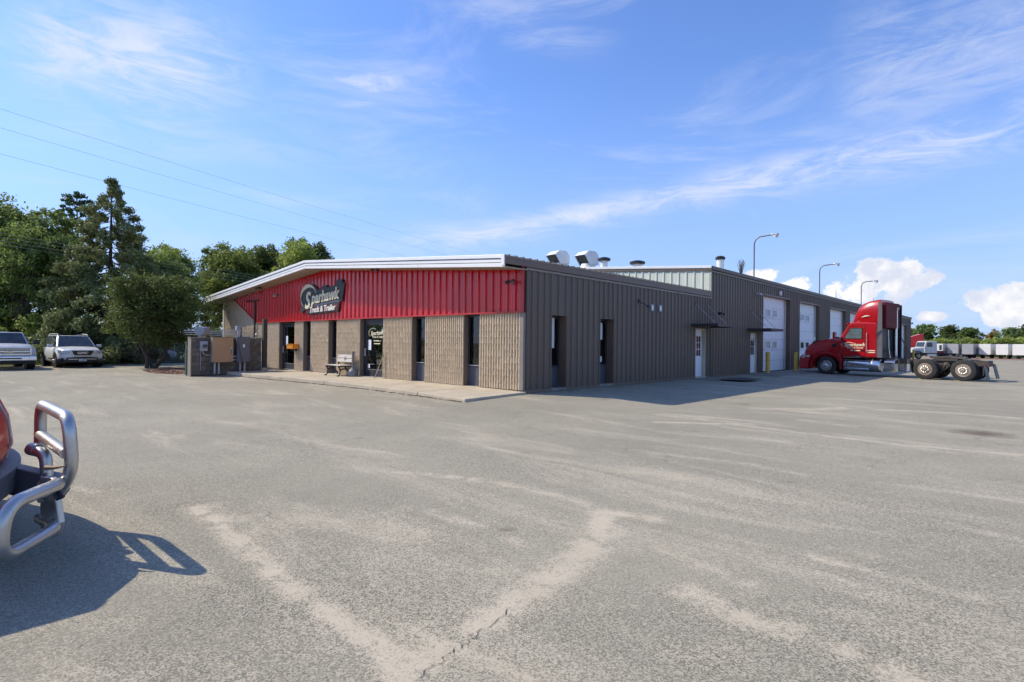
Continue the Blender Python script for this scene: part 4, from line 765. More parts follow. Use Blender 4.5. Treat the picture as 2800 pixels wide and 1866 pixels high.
for k, (y, h) in enumerate(((19.4, 2.0), (32.45, 1.85), (46.0, 1.85))):
    t = thing('light_pole', ('nearest', 'middle', 'farthest')[k]+' gooseneck light pole rising from the workshop eave', 'light pole', (-.3, y, 5.2), 0, 'gooseneck light poles on the workshop'); PM_ = mat('pole grey', (.16, .16, .17), .5, .4)
    pts = [(0, 0, 0), (0, 0, h-.05)]+[(.36-.36*math.cos(a), 0, h+.42*math.sin(a)) for a in np.linspace(.2, 1.5, 6)]+[(.75, 0, h+.44), (1.0, 0, h+.46)]
    G().tube(pts, .038, 8).build('pole', PM_, t, smooth=True); hd = G().cb((1.1, 0, h+.46), (.18, .1, .045)).build('lamp_head', ALUL, t, bevel=.03); G().lathe([(.10, -.16), (.13, -.05), (.05, 0)], (1.15, 0, h+.44), 'z', 12).build('globe', mat('lamp globe', (.6, .62, .64), .15), hd, smooth=True)
for y, h in ((52.5, 1.3), (38, .9)):
    t = thing('roof_antenna', ('thin antenna rod on the roof behind the red truck' if y > 50 else 'short thin rod on the workshop roof edge'), 'antenna', (-.5, y, 5.25)); G().tube([(0, 0, 0), (0, 0, h)], [.025, .012], 5).build('rod', BLACK, t); G().box(-.06, .06, -.06, .06, 0, .08).build('base', BLACK, t)
# --- overhead wires
WM = mat('wire', (.2, .23, .28), .6, 0, 0)
for k, (p, q, s) in enumerate([((-30, -39, 17.5), (-80, 86, 20.5), 2.0), ((-30, -39, 16.4), (-85, 82, 20.3), 2.0), ((-27, -34, 13.4), (-84, 72, 18.3), 1.6)]):
    pts = []
    for j in range(41): t_ = j/40; a = Vector(p).lerp(Vector(q), t_); a.z -= s*4*t_*(1-t_)*.35; pts.append(a)
    o = G().tube(pts, .009, 5).build('power_line', WM); tag(o, ('highest', 'middle', 'lowest')[k]+' of three long power lines crossing the left sky', 'power line', 'power lines across the sky')
for k in range(4):
    pts = [Vector((-27, -34, 8.4+.22*k)).lerp(Vector((-40, 22, 5.9+.22*k)), j/24)-Vector((0, 0, 1.0*4*(j/24)*(1-j/24)*.3)) for j in range(25)]
    o = G().tube(pts, .007, 4).build('service_line', mat('pale wire', (.5, .5, .48), .6, 0, 0)); tag(o, 'thin pale service wire strung before the trees, number %s from the top' % ('four', 'three', 'two', 'one')[k], 'wire', 'service wires before the trees')

# ================================================================== TREES AND GROWTH
LV = {'oak': leaf_mat('oak leaves', (0.095, 0.143, 0.037), (0.284, 0.353, 0.095)), 'light': leaf_mat('light leaves', (0.130, 0.181, 0.037), (0.363, 0.420, 0.101)), 'dark': leaf_mat('dark leaves', (.062, .088, .024), (.165, .20, .055)),
      'pine': leaf_mat('pine needles', (0.061, 0.122, 0.060), (0.172, 0.260, 0.112), .2), 'spruce': leaf_mat('spruce needles', (0.095, 0.124, 0.048), (0.260, 0.276, 0.103), .25), 'rust': leaf_mat('rusty leaves', (0.172, 0.122, 0.043), (0.380, 0.260, 0.085)),
      'far': leaf_mat('far leaves', (0.077, 0.130, 0.048), (0.207, 0.284, 0.085))}
def leaves(cent, rad, per, size, rng, up=.3, flat=.75, droop=0):
    """Leaf-sized quads scattered through clumps. cent (n,3), rad (n,)"""
    n = len(cent); C_ = np.repeat(cent, per, 0); Rr = np.repeat(rad, per)
    d = rng.normal(size=(n*per, 3)); d /= np.linalg.norm(d, axis=1, keepdims=True); q = rng.random(n*per)**.5*(.75+.5*rng.random(n*per))
    d[:, 2] *= flat; P = C_+d*(Rr*q)[:, None]
    nr = d*.8+rng.normal(size=d.shape)*.7; nr[:, 2] += up; nr /= np.linalg.norm(nr, axis=1, keepdims=True)
    a = np.cross(nr, rng.normal(size=d.shape)); a /= np.linalg.norm(a, axis=1, keepdims=True); b = np.cross(nr, a)
    s = size*(.55+.9*rng.random(n*per))[:, None]; a = a*s; b = b*s*.62
    V = np.stack([P-a, P+b*.8-a*.1, P+a, P-b*.8-a*.1], 1).reshape(-1, 3); return V
def leaf_mesh(name, V, m):
    me = bpy.data.meshes.new(name); n = len(V)//4; me.vertices.add(n*4); me.vertices.foreach_set('co', V.astype(np.float32).reshape(-1)); me.loops.add(n*4); me.loops.foreach_set('vertex_index', np.arange(n*4, dtype=np.int32))
    me.polygons.add(n); me.polygons.foreach_set('loop_start', np.arange(0, n*4, 4, dtype=np.int32)); me.polygons.foreach_set('loop_total', np.full(n, 4, np.int32)); me.materials.append(m); me.update(); me.validate(); return me
def wood_mesh(limbs, m=BARK, n=6):
    g = G()
    for pts, r0, r1 in limbs: k = len(pts); g.tube(pts, [r0+(r1-r0)*(i/(k-1))**.8 for i in range(k)], n)
    return g.mesh('trunk', m, smooth=True, fix=False)
def wiggle(p, q, n, amp, rng):
    p, q = np.array(p, float), np.array(q, float); return [tuple(p+(q-p)*(i/(n-1))+(rng.normal(size=3)*amp*np.linalg.norm(q-p) if 0 < i < n-1 else 0)) for i in range(n)]
def decid(seed, h, w, base, nclump, per, size, m, lobes=7, tr=.22, gap=0, stems=1):
    rng = np.random.default_rng(seed); ch = h-base; lb = []
    for k in range(lobes):
        a = k*2.4+rng.uniform(-.4, .4); f = rng.uniform(.15, .62); z = base+ch*(.18+.68*((k+.5)/lobes))+rng.uniform(-.05, .05)*ch; rr = w*rng.uniform(.36, .52)*(1.05-.45*abs((k+.5)/lobes-.4))
        lb.append((np.array([math.cos(a)*f*w*(1.05-.7*((k+.5)/lobes)**2), math.sin(a)*f*w*(1.05-.7*((k+.5)/lobes)**2), z]), rr))
    lb.append((np.array([0, 0, h-.26*ch]), w*.42)); cs = []; rs = []
    for k in range(nclump):
        c, rr = lb[rng.integers(len(lb))]; d = rng.normal(size=3); d /= np.linalg.norm(d); q = rng.uniform(.5, 1.12); p = c+d*rr*q*np.array([1, 1, .72*min(1.3, ch/w/1.6)])
        if p[2] < base*.8: p[2] = base*.8+rng.random()*.5
        p[2] = min(p[2], h-.12*w*rng.random()); cs.append(p); rs.append(rng.uniform(.08, .24)*w)
    cs = np.array(cs); rs = np.array(rs); V = leaves(cs, rs, per, size, rng)
    limbs = []; top = (rng.normal()*.04*h, rng.normal()*.04*h, base+ch*.72)
    for s in range(stems):
        b0 = (0, 0, -.1) if stems == 1 else (math.cos(s*2.1)*.18, math.sin(s*2.1)*.18, -.05)
        tp = top if stems == 1 else (math.cos(s*2.1+.5)*w*.42, math.sin(s*2.1+.5)*w*.42, base+ch*.45)
        tk = wiggle(b0, tp, 6, .025 if stems == 1 else .05, rng); limbs.append((tk, tr, tr*.25))
        for k in rng.choice(len(cs), min(len(cs), 26//stems), replace=False):
            j = min(4, max(1, int(rng.integers(1, 5)))); limbs.append((wiggle(tk[j], cs[k], 4, .05, rng), tr*.28, tr*.06))
    return wood_mesh(limbs), leaf_mesh('crown', V, m)
def conifer(seed, h, w, m, per=46, size=.16, droop=.35, base=.06, whorls=26, sparse=0, tr=.24):
    rng = np.random.default_rng(seed); cs = []; rs = []; limbs = [([(0, 0, -.1), (.03*h*rng.normal()*.2, 0, h*.5), (0, 0, h*.99)], tr, .02)]
    for k in range(whorls):
        t = k/(whorls-1); z = h*(base+(1-base-.01)*t); L = w*(1-t)**.82*(1+.18*rng.normal())+.12
        nb_ = max(4, int(9*(1-t)+3))
        for b in range(nb_):
            if rng.random() < sparse: continue
            a = 2*math.pi*b/nb_+k*1.1+rng.uniform(-.25, .25); Lb = L*rng.uniform(.7, 1.12); tip = (math.cos(a)*Lb, math.sin(a)*Lb, z-droop*Lb*(.5+.6*(1-t))+.12*Lb)
            mid = (math.cos(a)*Lb*.55, math.sin(a)*Lb*.55, z-droop*Lb*.38); limbs.append(([(0, 0, z), mid, tip], .035*(1-t)+.012, .006))
            ns = max(2, int(Lb/.32))
            for s in range(ns):
                q = .25+.78*(s+.5)/ns; p = np.array(mid)*(1-q)+np.array(tip)*q; p[2] -= .1*rng.random(); cs.append(p+rng.normal(size=3)*.06); rs.append(.2+.3*Lb/w*rng.random()+.06)
    cs = np.array(cs); rs = np.array(rs); V = leaves(cs, rs, per, size, rng, up=.1, flat=.9); return wood_mesh(limbs, n=5), leaf_mesh('crown', V, m)
def pine(seed, h, w, m):
    rng = np.random.default_rng(seed); cs = []; rs = []; limbs = [([(0, 0, -.1), (.15, .1, h*.5), (0, 0, h*.98)], .28, .03)]
    for k in range(46):
        t = .3+.7*k/45; z = h*t; L = w*(1-t)**.6*rng.uniform(.55, 1.2)+.5; a = k*2.4; tip = (math.cos(a)*L, math.sin(a)*L, z+L*.45); limbs.append(([(0, 0, z-.2), (math.cos(a)*L*.5, math.sin(a)*L*.5, z+.05), tip], .06, .012))
        for s in range(max(3, int(L/.3))):
            q = .4+.65*rng.random(); cs.append(np.array([math.cos(a)*L*q, math.sin(a)*L*q, z-.1+(L*.5)*q*q])+rng.normal(size=3)*.12); rs.append(rng.uniform(.22, .4))
    V = leaves(np.array(cs), np.array(rs), 60, .12, rng, up=.5, flat=.55); return wood_mesh(limbs, n=5), leaf_mesh('crown', V, m)
PROTO = {'oakA': decid(1, 11, 4.2, 2.6, 280, 95, .11, LV['oak'], 12, .25), 'oakB': decid(2, 10.5, 3.8, 2.2, 260, 95, .11, LV['oak'], 11, .22), 'light': decid(3, 10, 3.4, 2.0, 250, 90, .11, LV['light'], 11, .2), 'thin': decid(4, 11, 3.0, 3.6, 130, 70, .11, LV['oak'], 9, .16),
         'dark': decid(5, 11, 3.2, 2.2, 250, 90, .11, LV['dark'], 12, .2), 'spread': decid(6, 5.6, 3.2, 1.3, 360, 125, .06, LV['dark'], 9, .10, stems=4), 'shrub': decid(8, 2.4, 1.6, .2, 110, 70, .075, LV['light'], 7, .05, stems=3),
         'spruce': conifer(9, 12.2, 4.5, LV['spruce'], per=78, size=.085, tr=.26, base=.08, whorls=34, sparse=.05, droop=.45), 'pine': pine(10, 13.4, 3.0, LV['pine']), 'farA': decid(21, 11, 6.6, .6, 130, 50, .30, LV['far'], 10, .3), 'farB': decid(22, 9.5, 5.6, .8, 110, 45, .30, LV['light'], 8, .3), 'farC': decid(23, 10, 6.2, .6, 130, 50, .30, LV['dark'], 10, .3), 'rust': decid(24, 9, 4.2, 1, 80, 45, .30, LV['rust'], 7, .25), 'bush': decid(25, 4.8, 5.6, .0, 110, 50, .26, LV['light'], 9, .1)}
def tree(kind, x, y, s, rz, label, group, name='tree', sz=None, z=None):
    t = thing(name, label, 'tree' if 'shrub' not in name else 'shrub', (x, y, gz(x, y) if z is None else z), rz, group); t.scale = (s, s, sz or s); tr, cr = PROTO[kind]
    inst('trunk', tr, t, (0, 0, 0)); inst('crown', cr, t, (0, 0, 0)); return t
gL = 'trees along the left edge of the lot'
tree('spruce', -33.7, -3.75, 1.0, .4, 'tall dark spruce with a bare pointed top left of the building', gL, 'spruce_tree')
tree('pine', -44.5, -4.0, .97, 1.0, 'white pine with upswept branches just left of the tall spruce', gL, 'pine_tree')
tree('oakA', -43.5, -9.0, 1.08, .3, 'broad leafy tree at the left edge of the picture', gL)
tree('oakB', -41.0, -6.3, 1.05, 2.2, 'broad leafy tree behind the white cars, left of the pine', gL)
tree('thin', -37.5, -7.8, .86, .2, 'thin open tree with bare trunk showing behind the white cars', gL)
tree('thin', -38.5, -5.6, .84, 3.2, 'thin open tree between the broad tree and the spruce', gL)
tree('light', -43.5, 1.6, .95, 1.2, 'yellow-green tree right behind the spruce', gL)
tree('oakB', -47.0, 3.2, .98, 4.0, 'rounded tree right of the spruce, over the spreading tree', gL)
tree('spread', -23.9, -3.75, 1.1, 0.55, 'low spreading multi-stemmed tree on the mulch bed beside the enclosure', gL, 'ornamental_tree', sz=.93)
for k, (kd, x, y, s, rz, lb) in enumerate([('thin', -50, 8.4, 1.08, .5, 'slender airy tree beyond the low end of the office roof'), ('light', -47, 9.0, 1.08, 1.5, 'olive tree beyond the low end of the white fascia'), ('oakA', -52, 10.6, 1.08, 2.6, 'leafy tree behind the sloping white fascia'), ('dark', -50, 13.2, 1.16, .9, 'dark upright tree behind the rising white fascia'), ('light', -44, 14.0, 1.2, 3.1, 'bright green tree behind the gable peak'), ('dark', -45.5, 15.8, 1.2, 2.0, 'dark bushy tree just above the gable peak')]):
    tree(kd, x, y, s, rz, lb, 'trees behind the office')
for k, (x, y, s, lb) in enumerate([(-35.5, -9.6, 1.1, 'pale shrub behind the pickup truck'), (-34.8, -6.9, 1.35, 'tall pale shrub between the two white cars'), (-35.5, -4.6, 1.25, 'pale shrub right behind the white SUV'), (-36.2, -1.6, 1.1, 'shrub beyond the fence left of the spreading tree'), (-35.4, 1.2, 1.0, 'shrub beyond the fence behind the spreading tree'), (-37, 3.6, 1.2, 'shrub beyond the fence beside the office end wall'), (-38.5, -11.5, 1.6, 'large shrub at the left edge of the picture'), (-39, -8, 1.7, 'large dark shrub in the shade behind the white cars')]):
    tree('shrub', x, y, s, k*1.3, lb, 'shrubs along the verge', 'shrub')
# a dense belt of lower growth far behind fills between the trunks
rng = np.random.default_rng(77); cs = np.stack([rng.uniform(-60, -47, 260), rng.uniform(-32, 26, 260), rng.uniform(.3, 4.2, 260)], 1)
o = bpy.data.objects.new('thicket', leaf_mesh('thicket', leaves(cs, rng.uniform(.9, 1.9, 260), 90, .19, rng), LV['dark'])); COL.objects.link(o); tag(o, 'dense dark thicket behind the trees on the left', 'thicket', kind='stuff')
# far right tree line behind the trailers
fl = ['dark', 'green', 'pale', 'broad', 'low', 'tall']
R_ = [(-42, 232, 'farA', .8), (-36, 240, 'farC', .95), (-29, 236, 'farA', 1.05), (-23, 244, 'farC', 1.1), (-17, 238, 'farA', 1.15), (-11, 246, 'farC', 1.2), (-5, 240, 'farA', 1.02), (1, 247, 'rust', 1.15), (6, 240, 'farA', 1.0), (11, 246, 'farC', 1.25), (16, 239, 'farA', 1.12), (21, 245, 'farC', 1.1), (27, 240, 'farA', 1.05), (33, 246, 'farC', 1.2), (39, 240, 'farA', 1.35), (46, 245, 'farC', 1.5), (54, 240, 'farA', 1.5), (63, 246, 'farC', 1.4)]
ORD = ['first', 'second', 'third', 'fourth', 'fifth', 'sixth', 'seventh', 'eighth', 'ninth', 'tenth', 'eleventh', 'twelfth', 'thirteenth', 'fourteenth', 'fifteenth', 'sixteenth', 'seventeenth', 'eighteenth', 'nineteenth', 'twentieth']
for k, (x, y, kd, s) in enumerate(R_):
    tree(kd, x, y, s*.92, k*1.7, ('rust-tinged tree in the far tree line' if kd == 'rust' else ('dark green' if kd == 'farC' else 'mid green')+' tree in the far tree line')+', '+ORD[k]+' from its left end', 'far tree line')
for k in range(20): tree('bush', -36+k*4.9, 223+4*math.sin(k*2.1), 1.0+.35*abs(math.sin(k*3.3)), k*2.2, 'bright green bush before the far tree line, '+ORD[k]+' from the left', 'bushes before the far tree line', 'roadside_shrub')
# grass along the verge
rng = np.random.default_rng(5); n = 15000; gxp = -30.9-abs(rng.normal(size=n))*1.7; gyp = rng.uniform(-22, 6, n); hh = rng.uniform(.05, .17, n)*(1+2.2*(rng.random(n) > .93)); aa = rng.uniform(0, 6.28, n); ww = .012
V = np.stack([np.stack([gxp-ww*np.cos(aa), gyp-ww*np.sin(aa), np.zeros(n)], 1), np.stack([gxp+ww*np.cos(aa), gyp+ww*np.sin(aa), np.zeros(n)], 1), np.stack([gxp+.05*np.sin(aa*3)+ww*.3, gyp+.05*np.cos(aa*2), hh], 1), np.stack([gxp+.05*np.sin(aa*3)-ww*.3, gyp+.05*np.cos(aa*2), hh], 1)], 1).reshape(-1, 3)
o = bpy.data.objects.new('grass_blades', leaf_mesh('grass_blades', V, leaf_mat('grass blades', (.07, .10, .02), (.24, .24, .07), .3))); COL.objects.link(o); tag(o, 'green and straw coloured grass along the edge of the lot', 'grass', kind='stuff')
# mulch chips
g = G()
for k in range(500):
    a = random.uniform(0, 6.28); q = math.sqrt(random.random()); x = -20.4+3.2*q*math.cos(a); y = -3.7+1.15*q*math.sin(a)-.35*math.cos(a); s = random.uniform(.02, .05); d = Vector((math.cos(k), math.sin(k), random.uniform(-.3, .3))); z = .13*(1-q)+.012
    g.cb((x, y, z), (s, s*.4, .006), (d.normalized(), Vector((-math.sin(k), math.cos(k), 0)), Vector((0, 0, 1))))
tag(g.build('mulch_chips', MATS['mulch'], fix=False), 'reddish wood chips scattered over the mulch bed', 'mulch', kind='stuff')
# chain link fence
FN = thing('chain_link_fence', 'grey chain link fence behind the spreading tree', 'fence', (-31.3, .5, 0), world=True); FM = mat('galvanised', (.42, .44, .45), .4, .6, .1, 5)
fy = [-2.9, -.6, 1.7, 4.0, 6.3]
for y in fy: G().tube([(-31.3, y, 0), (-31.3, y, 1.35)], .03, 8).build('post', FM, FN); 
for z in (1.3, .08): G().tube([(-31.3, -2.9, z), (-31.3, 6.3, z)], .018, 6).build('rail', FM, FN)
g = G(); dlt = .075
for k in range(int(9.2/dlt)+18):
    for s in (1, -1):
        y0 = -2.9-1.2+k*dlt if s > 0 else -2.9+k*dlt; y1 = y0+s*1.2
        z0, z1 = .1, 1.3
        for lim in (-2.9, 6.3):
            pass
        ya, yb = min(y0, y1), max(y0, y1)
        if yb < -2.9 or ya > 6.3: continue
        def at(y): return z0+(z1-z0)*((y-y0)/(y1-y0))
        ya, yb = max(ya, -2.9), min(yb, 6.3)
        g.bar((-31.3, ya, at(ya)), (-31.3, yb, at(yb)), .006, .006)
o = g.build('mesh_wire', FM, FN, fix=False); o['kind'] = 'stuff'

# ================================================================== VEHICLES
CARP = lambda n, c: mat(n, c, .32, 0, .06, 2, coat=.3, spec=.45)
TRED = mat('truck red', (.40, .005, .009), .3, 0, .06, 2, coat=.5, spec=.45); TWH = CARP('car white', (.70, .70, .68)); SILV = CARP('pickup silver white', (.62, .63, .66))
GRIM = mat('grimy steel', (.08, .07, .06), .7, .3, .3, 6, dirt=((.16, .10, .06), 4, .5, .7)); POL = mat('polished alloy', (.62, .62, .63), .22, 1, .1, 5)
RIMW = mat('dusty white rim', (.30, .25, .20), .6, 0, .2, 8, dirt=((.16, .09, .05), 6, .48, .85)); LENS = mat('lamp lens', (.45, .47, .5), .08, 0, .1, 8, coat=.8); AMB = mat('amber lens', (.6, .2, .02), .2, 0, 0)
GREYP = mat('grey panel', (.13, .12, .125), .5, 0, .1, 4)
def sect(x, w, zb, zt, r=.12, tum=.94):          # rounded body cross-section at station x
    ys = [(0, zb), (w*.88, zb), (w*.97, zb+r*.4), (w, zb+(zt-zb)*.35), (w*.99, zb+(zt-zb)*.65), (w*tum, zt-r*.55), (w*(tum-.10), zt-r*.08), (w*.45, zt+.015), (0, zt+.02)]
    return [(x, y, z) for y, z in ys]+[(x, -y, z) for y, z in ys[-2:0:-1]]
def wheel(parent, x, y, r, w, side, rimm, rr=.56, bolts=10, deep=.03, name='wheel'):
    s = 1 if side > 0 else -1
    g = G().lathe([(r*rr, -w/2*.9), (r*.86, -w/2), (r*.97, -w/2*.82), (r, -w/2*.45), (r, w/2*.45), (r*.97, w/2*.82), (r*.86, w/2), (r*rr, w/2*.9)], (x, y, r), 'y', 30, caps=False)
    t = g.build('wheel', RUBBER, parent, smooth=True); yo = y+s*w/2
    pr = [(r*rr*1.04, s*.0), (r*rr*1.0, s*.004), (r*rr*.93, -s*.012), (r*rr*.86, -s*deep), (r*.40, -s*deep*1.3), (r*.36, s*.0), (r*.20, s*.01), (r*.19, s*.05), (r*.14, s*.07), (.001, s*.075)]
    G().lathe([(a, b) for a, b in pr], (x, yo-s*.01, r), 'y', 26).build('rim', rimm, t, smooth=True)
    g = G()
    for k in range(bolts): a = 2*math.pi*k/bolts; g.lathe([(.022, 0), (.02, s*.05), (.008, s*.055)], (x+r*.29*math.cos(a), yo-s*.005, r+r*.29*math.sin(a)), 'y', 6)
    g.build('wheel_nuts', POL, t, fix=False)
    if bolts >= 10:
        g = G()
        for k in range(10): a = 2*math.pi*(k+.5)/10; g.lathe([(.03, -s*deep-.002), (.028, -s*deep+s*.006)], (x+r*.455*math.cos(a), yo-s*.004, r+r*.455*math.sin(a)), 'y', 8)
        g.build('hand_holes', BLACK, t, fix=False)
    return t
# --- red day-cab tractor
TK = thing('semi_truck', 'glossy dark red day-cab semi tractor parked nose-in at the garage doors', 'truck', (2.68, 24.0, .0), R(171))
g = G(); st = [(1.42, .62, .62, 1.18), (1.36, .80, .55, 1.42), (1.22, .86, .55, 1.62), (1.0, .88, .6, 1.78), (.6, .90, .9, 1.93), (.1, .94, .95, 2.03), (-.4, .99, .95, 2.10), (-.75, 1.02, .95, 2.13)]
g.loft([sect(x, w, zb, zt, .22, .90) for x, w, zb, zt in st]); hood = g.build('hood', TRED, TK, smooth=True)
G().prism([(1.5, .72), (1.47, 1.3), (1.40, 1.55), (1.34, 1.55), (1.38, .72)], 'y', -.5, .5).build('grille', CHROME, hood, bevel=.02)
for s in (1, -1):
    vent_ = G().prism([(.98, 1.83), (.55, 1.95), (.5, 1.90), (.9, 1.76)], 'y', s*.60, s*.76); vent_.build('hood_vent', BLACK, hood)
    fo = []
    for k in range(15):     # arched fender
        a = R(-8+k*196/14); fo.append((.02+.80*math.cos(a), .52+.78*math.sin(a)))
    secs = []
    for (fx, fz) in fo: secs.append([(fx, s*.70, fz), (fx*1.02, s*1.12, fz+.0), (fx*1.02, s*1.20, fz-.05), (fx*.98, s*1.20, fz-.12), (fx*.93, s*1.12, fz-.10), (fx*.93, s*.70, fz-.08)])
    G().loft(secs).build('fender', TRED, TK, smooth=True)
    G().prism([(-.70, .35), (-.78, .35), (-.82, .9), (-.66, 1.25), (-.58, 1.1), (-.70, .8)], 'y', s*.80, s*1.18).build('fender_skirt', TRED, TK, bevel=.02)
    G().prism([(1.5, .30), (1.52, .60), (1.48, .98), (1.2, 1.15), (.98, 1.2), (.86, .95), (.95, .7), (1.0, .28)], 'y', s*.62, s*1.16).build('bumper_corner', TRED, TK, bevel=.06, seg=3)
    hl = G().loft([[(1.46, s*.80, .90), (1.46, s*.80, 1.02), (1.43, s*.80, 1.02), (1.43, s*.80, .90)], [(1.40, s*1.13, .90), (1.36, s*1.13, 1.10), (1.2, s*1.13, 1.10), (1.2, s*1.13, .90)], [(1.34, s*1.185, .92), (1.18, s*1.185, 1.13), (1.1, s*1.185, 1.13), (1.2, s*1.185, .92)]]).build('headlight', LENS, TK, smooth=True)
    G().box(1.02, 1.14, s*1.165, s*1.178, .98, 1.05).build('marker_light', AMB, TK)
    wheel(TK, 0, s*1.04, .51, .30, s, POL, .56)
    for xw in (-4.66, -6.18): wheel(TK, xw, s*1.06, .51, .27, s, RIMW, .58, deep=.10); wheel(TK, xw, s*.74, .51, .27, s, GRIM, .5)
    fx_ = G().box(-6.9, .9, s*.38-.04, s*.38+.04, .72, .98); fx_.build('frame_rail', GRIM, TK)
G().prism([(1.52, .30), (1.54, .62), (1.46, .75), (1.3, .75), (1.3, .30)], 'y', -.64, .64).build('bumper', TRED, TK, bevel=.05, seg=3)
cabp = [(-.70, 1.05), (-.70, 2.12), (-.74, 2.2), (-1.13, 2.86), (-1.30, 2.95), (-1.9, 2.93), (-2.52, 2.90), (-2.52, 1.0), (-1.80, 1.02)]
cab = G().prism(cabp, 'y', -1.08, 1.08).build('cab', TRED, TK, bevel=.07, seg=3)
G().prism([(-.715, 2.19), (-.70, 2.17), (-1.085, 2.83), (-1.10, 2.81)], 'y', -.96, .96).build('windshield', CARGL, TK)
for s in (1, -1):
    y0, y1 = s*1.081, s*1.096
    G().prism([(-.795, 1.10), (-.775, 1.985), (-1.155, 2.725), (-1.95, 2.745), (-1.95, 1.06)], 'y', s*1.078, s*1.084).build('door_gap', BLACK, TK); dr = G().prism([(-.82, 1.12), (-.80, 1.98), (-1.17, 2.70), (-1.93, 2.72), (-1.93, 1.08)], 'y', y0, y1).build('door', TRED, TK)
    G().prism([(-.88, 2.02), (-1.2, 2.62), (-1.82, 2.63), (-1.82, 2.02)], 'y', y1, y1+s*.012).build('window_trim', BLACK, dr); G().prism([(-.94, 2.05), (-1.22, 2.585), (-1.78, 2.59), (-1.78, 2.05)], 'y', y1+s*.012, y1+s*.018).build('side_window', TRGL, dr)
    G().box(-1.88, -1.72, y1, y1+s*.03, 1.36, 1.42).build('door_handle', BLACK, dr)
    G().box(-2.45, -1.97, y0, y0+s*.006, 1.06, 2.72).build('cab_side', TRED, TK)
    mi = G().tube([(-.62, s*1.02, 2.1), (-.5, s*1.22, 2.12)], .03, 6).build('mirror_arm', BLACK, TK); G().cb((-.47, s*1.28, 2.22), (.07, .10, .19)).build('mirror_head', TRED, mi, bevel=.04, seg=3); G().box(-.545, -.54, s*1.28-.08, s*1.28+.08, 2.07, 2.37).build('mirror_glass', CHROME, mi)
    sx = G().prism([(-2.50, 1.02), (-2.54, 2.7), (-2.58, 4.0), (-2.76 if s > 0 else -2.95, 3.9), (-2.78 if s > 0 else -2.95, 1.02)], 'y', s*1.10, s*1.16).build('side_fairing', GREYP if s > 0 else BLACK, TK, bevel=.015)
    tank = G().lathe([(.30, -2.66), (.345, -2.62), (.35, -2.60), (.35, -.92), (.345, -.90), (.30, -.86)], (0, s*.83, .60), 'x', 26).build('fuel_tank', POL, TK, smooth=True)
    for xx in (-2.28, -1.0): G().lathe([(.356, -.03), (.358, -.03), (.358, .03), (.356, .03)], (xx, s*.83, .60), 'x', 26, caps=False).build('tank_strap', STEEL, tank, smooth=True)
    stp = G().box(-2.2, -.92, s*.95, s*1.17, .84, .88); stp.box(-2.2, -.92, s*1.0, s*1.18, .34, .38); stp.box(-2.2, -2.16, s*1.13, s*1.17, .36, .86); stp.box(-.96, -.92, s*1.13, s*1.17, .36, .86); stp.build('cab_step', POL, TK)
    bx = G().prism([(s*.62, .28), (s*1.12, .28), (s*1.16, .5), (s*1.14, .82), (s*1.0, .95), (s*.62, .95)], 'x', -3.34, -2.86).build('battery_box', POL, TK, bevel=.02); G().box(-3.2, -3.0, s*1.155, s*1.17, .72, .78).build('latch', BLACK, bx)
    G().prism([(-6.90, .80), (-6.93, .80), (-7.08, .10), (-7.05, .10)], 'y', s*.62, s*1.16).build('mud_flap', BLACK, TK); G().prism([(-3.98, .95), (-4.01, .95), (-4.14, .30), (-4.11, .30)], 'y', s*.7, s*1.18).build('mud_flap', BLACK, TK)
g = G(); g.loft([sect(x, w, 2.86, zt, .2, .93) for x, w, zt in [(-1.2, .72, 3.0), (-1.34, .86, 3.4), (-1.5, .92, 3.7), (-1.75, .97, 3.95), (-2.1, 1.0, 4.08), (-2.5, 1.04, 4.14), (-2.62, 1.04, 4.12)]]); rf = g.build('roof_fairing', TRED, TK, smooth=True)
for s in (1, -1):
    sw = []
    for k in range(7): t_ = k/6; sw.append([(-1.72-.42*t_, s*1.0+s*.02*t_, 3.20+.07*math.sin(t_*2.2)+dz*(.03*math.sin(math.pi*t_)+.004)) for dz in (-1, 1)])
    G().loft([[p[0], p[1], (p[1][0], p[1][1]+s*.012, p[1][2]), (p[0][0], p[0][1]+s*.012, p[0][2])] for p in sw]).build('swoosh', mat('cream lettering', (.78, .72, .50), .6), rf)
G().box(-1.42, -1.12, -.4, .4, 2.97, 3.01).build('visor_lamps', CHROME, TK, bevel=.01)
G().box(-2.9, -2.62, -.98, 1.02, 2.60, 3.97).build('fairing_back', mat('maroon shell', (.12, .006, .009), .6, spec=.2), TK, bevel=.04)
G().box(-2.62, -2.55, -.9, .9, 1.0, 2.9).build('cab_back', BLACK, TK); G().tube([(-2.95, .55, 1.0), (-2.9, .6, 1.5), (-2.88, .62, 2.5)], .022, 8).build('grab_pole', POL, TK); G().tube([(-2.85, -.6, .9), (-2.85, -.6, 3.6), (-2.95, -.6, 3.75)], .065, 10).build('exhaust_stack', CHROME, TK)
for k in range(3): G().tube([(-2.7, .2-.15*k, 1.5), (-2.9, .25-.15*k, 1.15), (-3.3, .2-.1*k, 1.0), (-3.5, .1, 1.05)], .018, 5).build('air_hose', (BLACK, TRED, BLACK)[k], TK)
fw = G().prism([(-4.7, 1.12), (-5.3, 1.18), (-6.1, 1.08), (-6.2, 1.02), (-5.3, 1.06), (-4.7, 1.04)], 'y', -.42, .42).build('fifth_wheel', GRIM, TK, bevel=.02); G().box(-5.8, -4.9, -.5, .5, .94, 1.05).build('fifth_wheel_base', GRIM, TK)
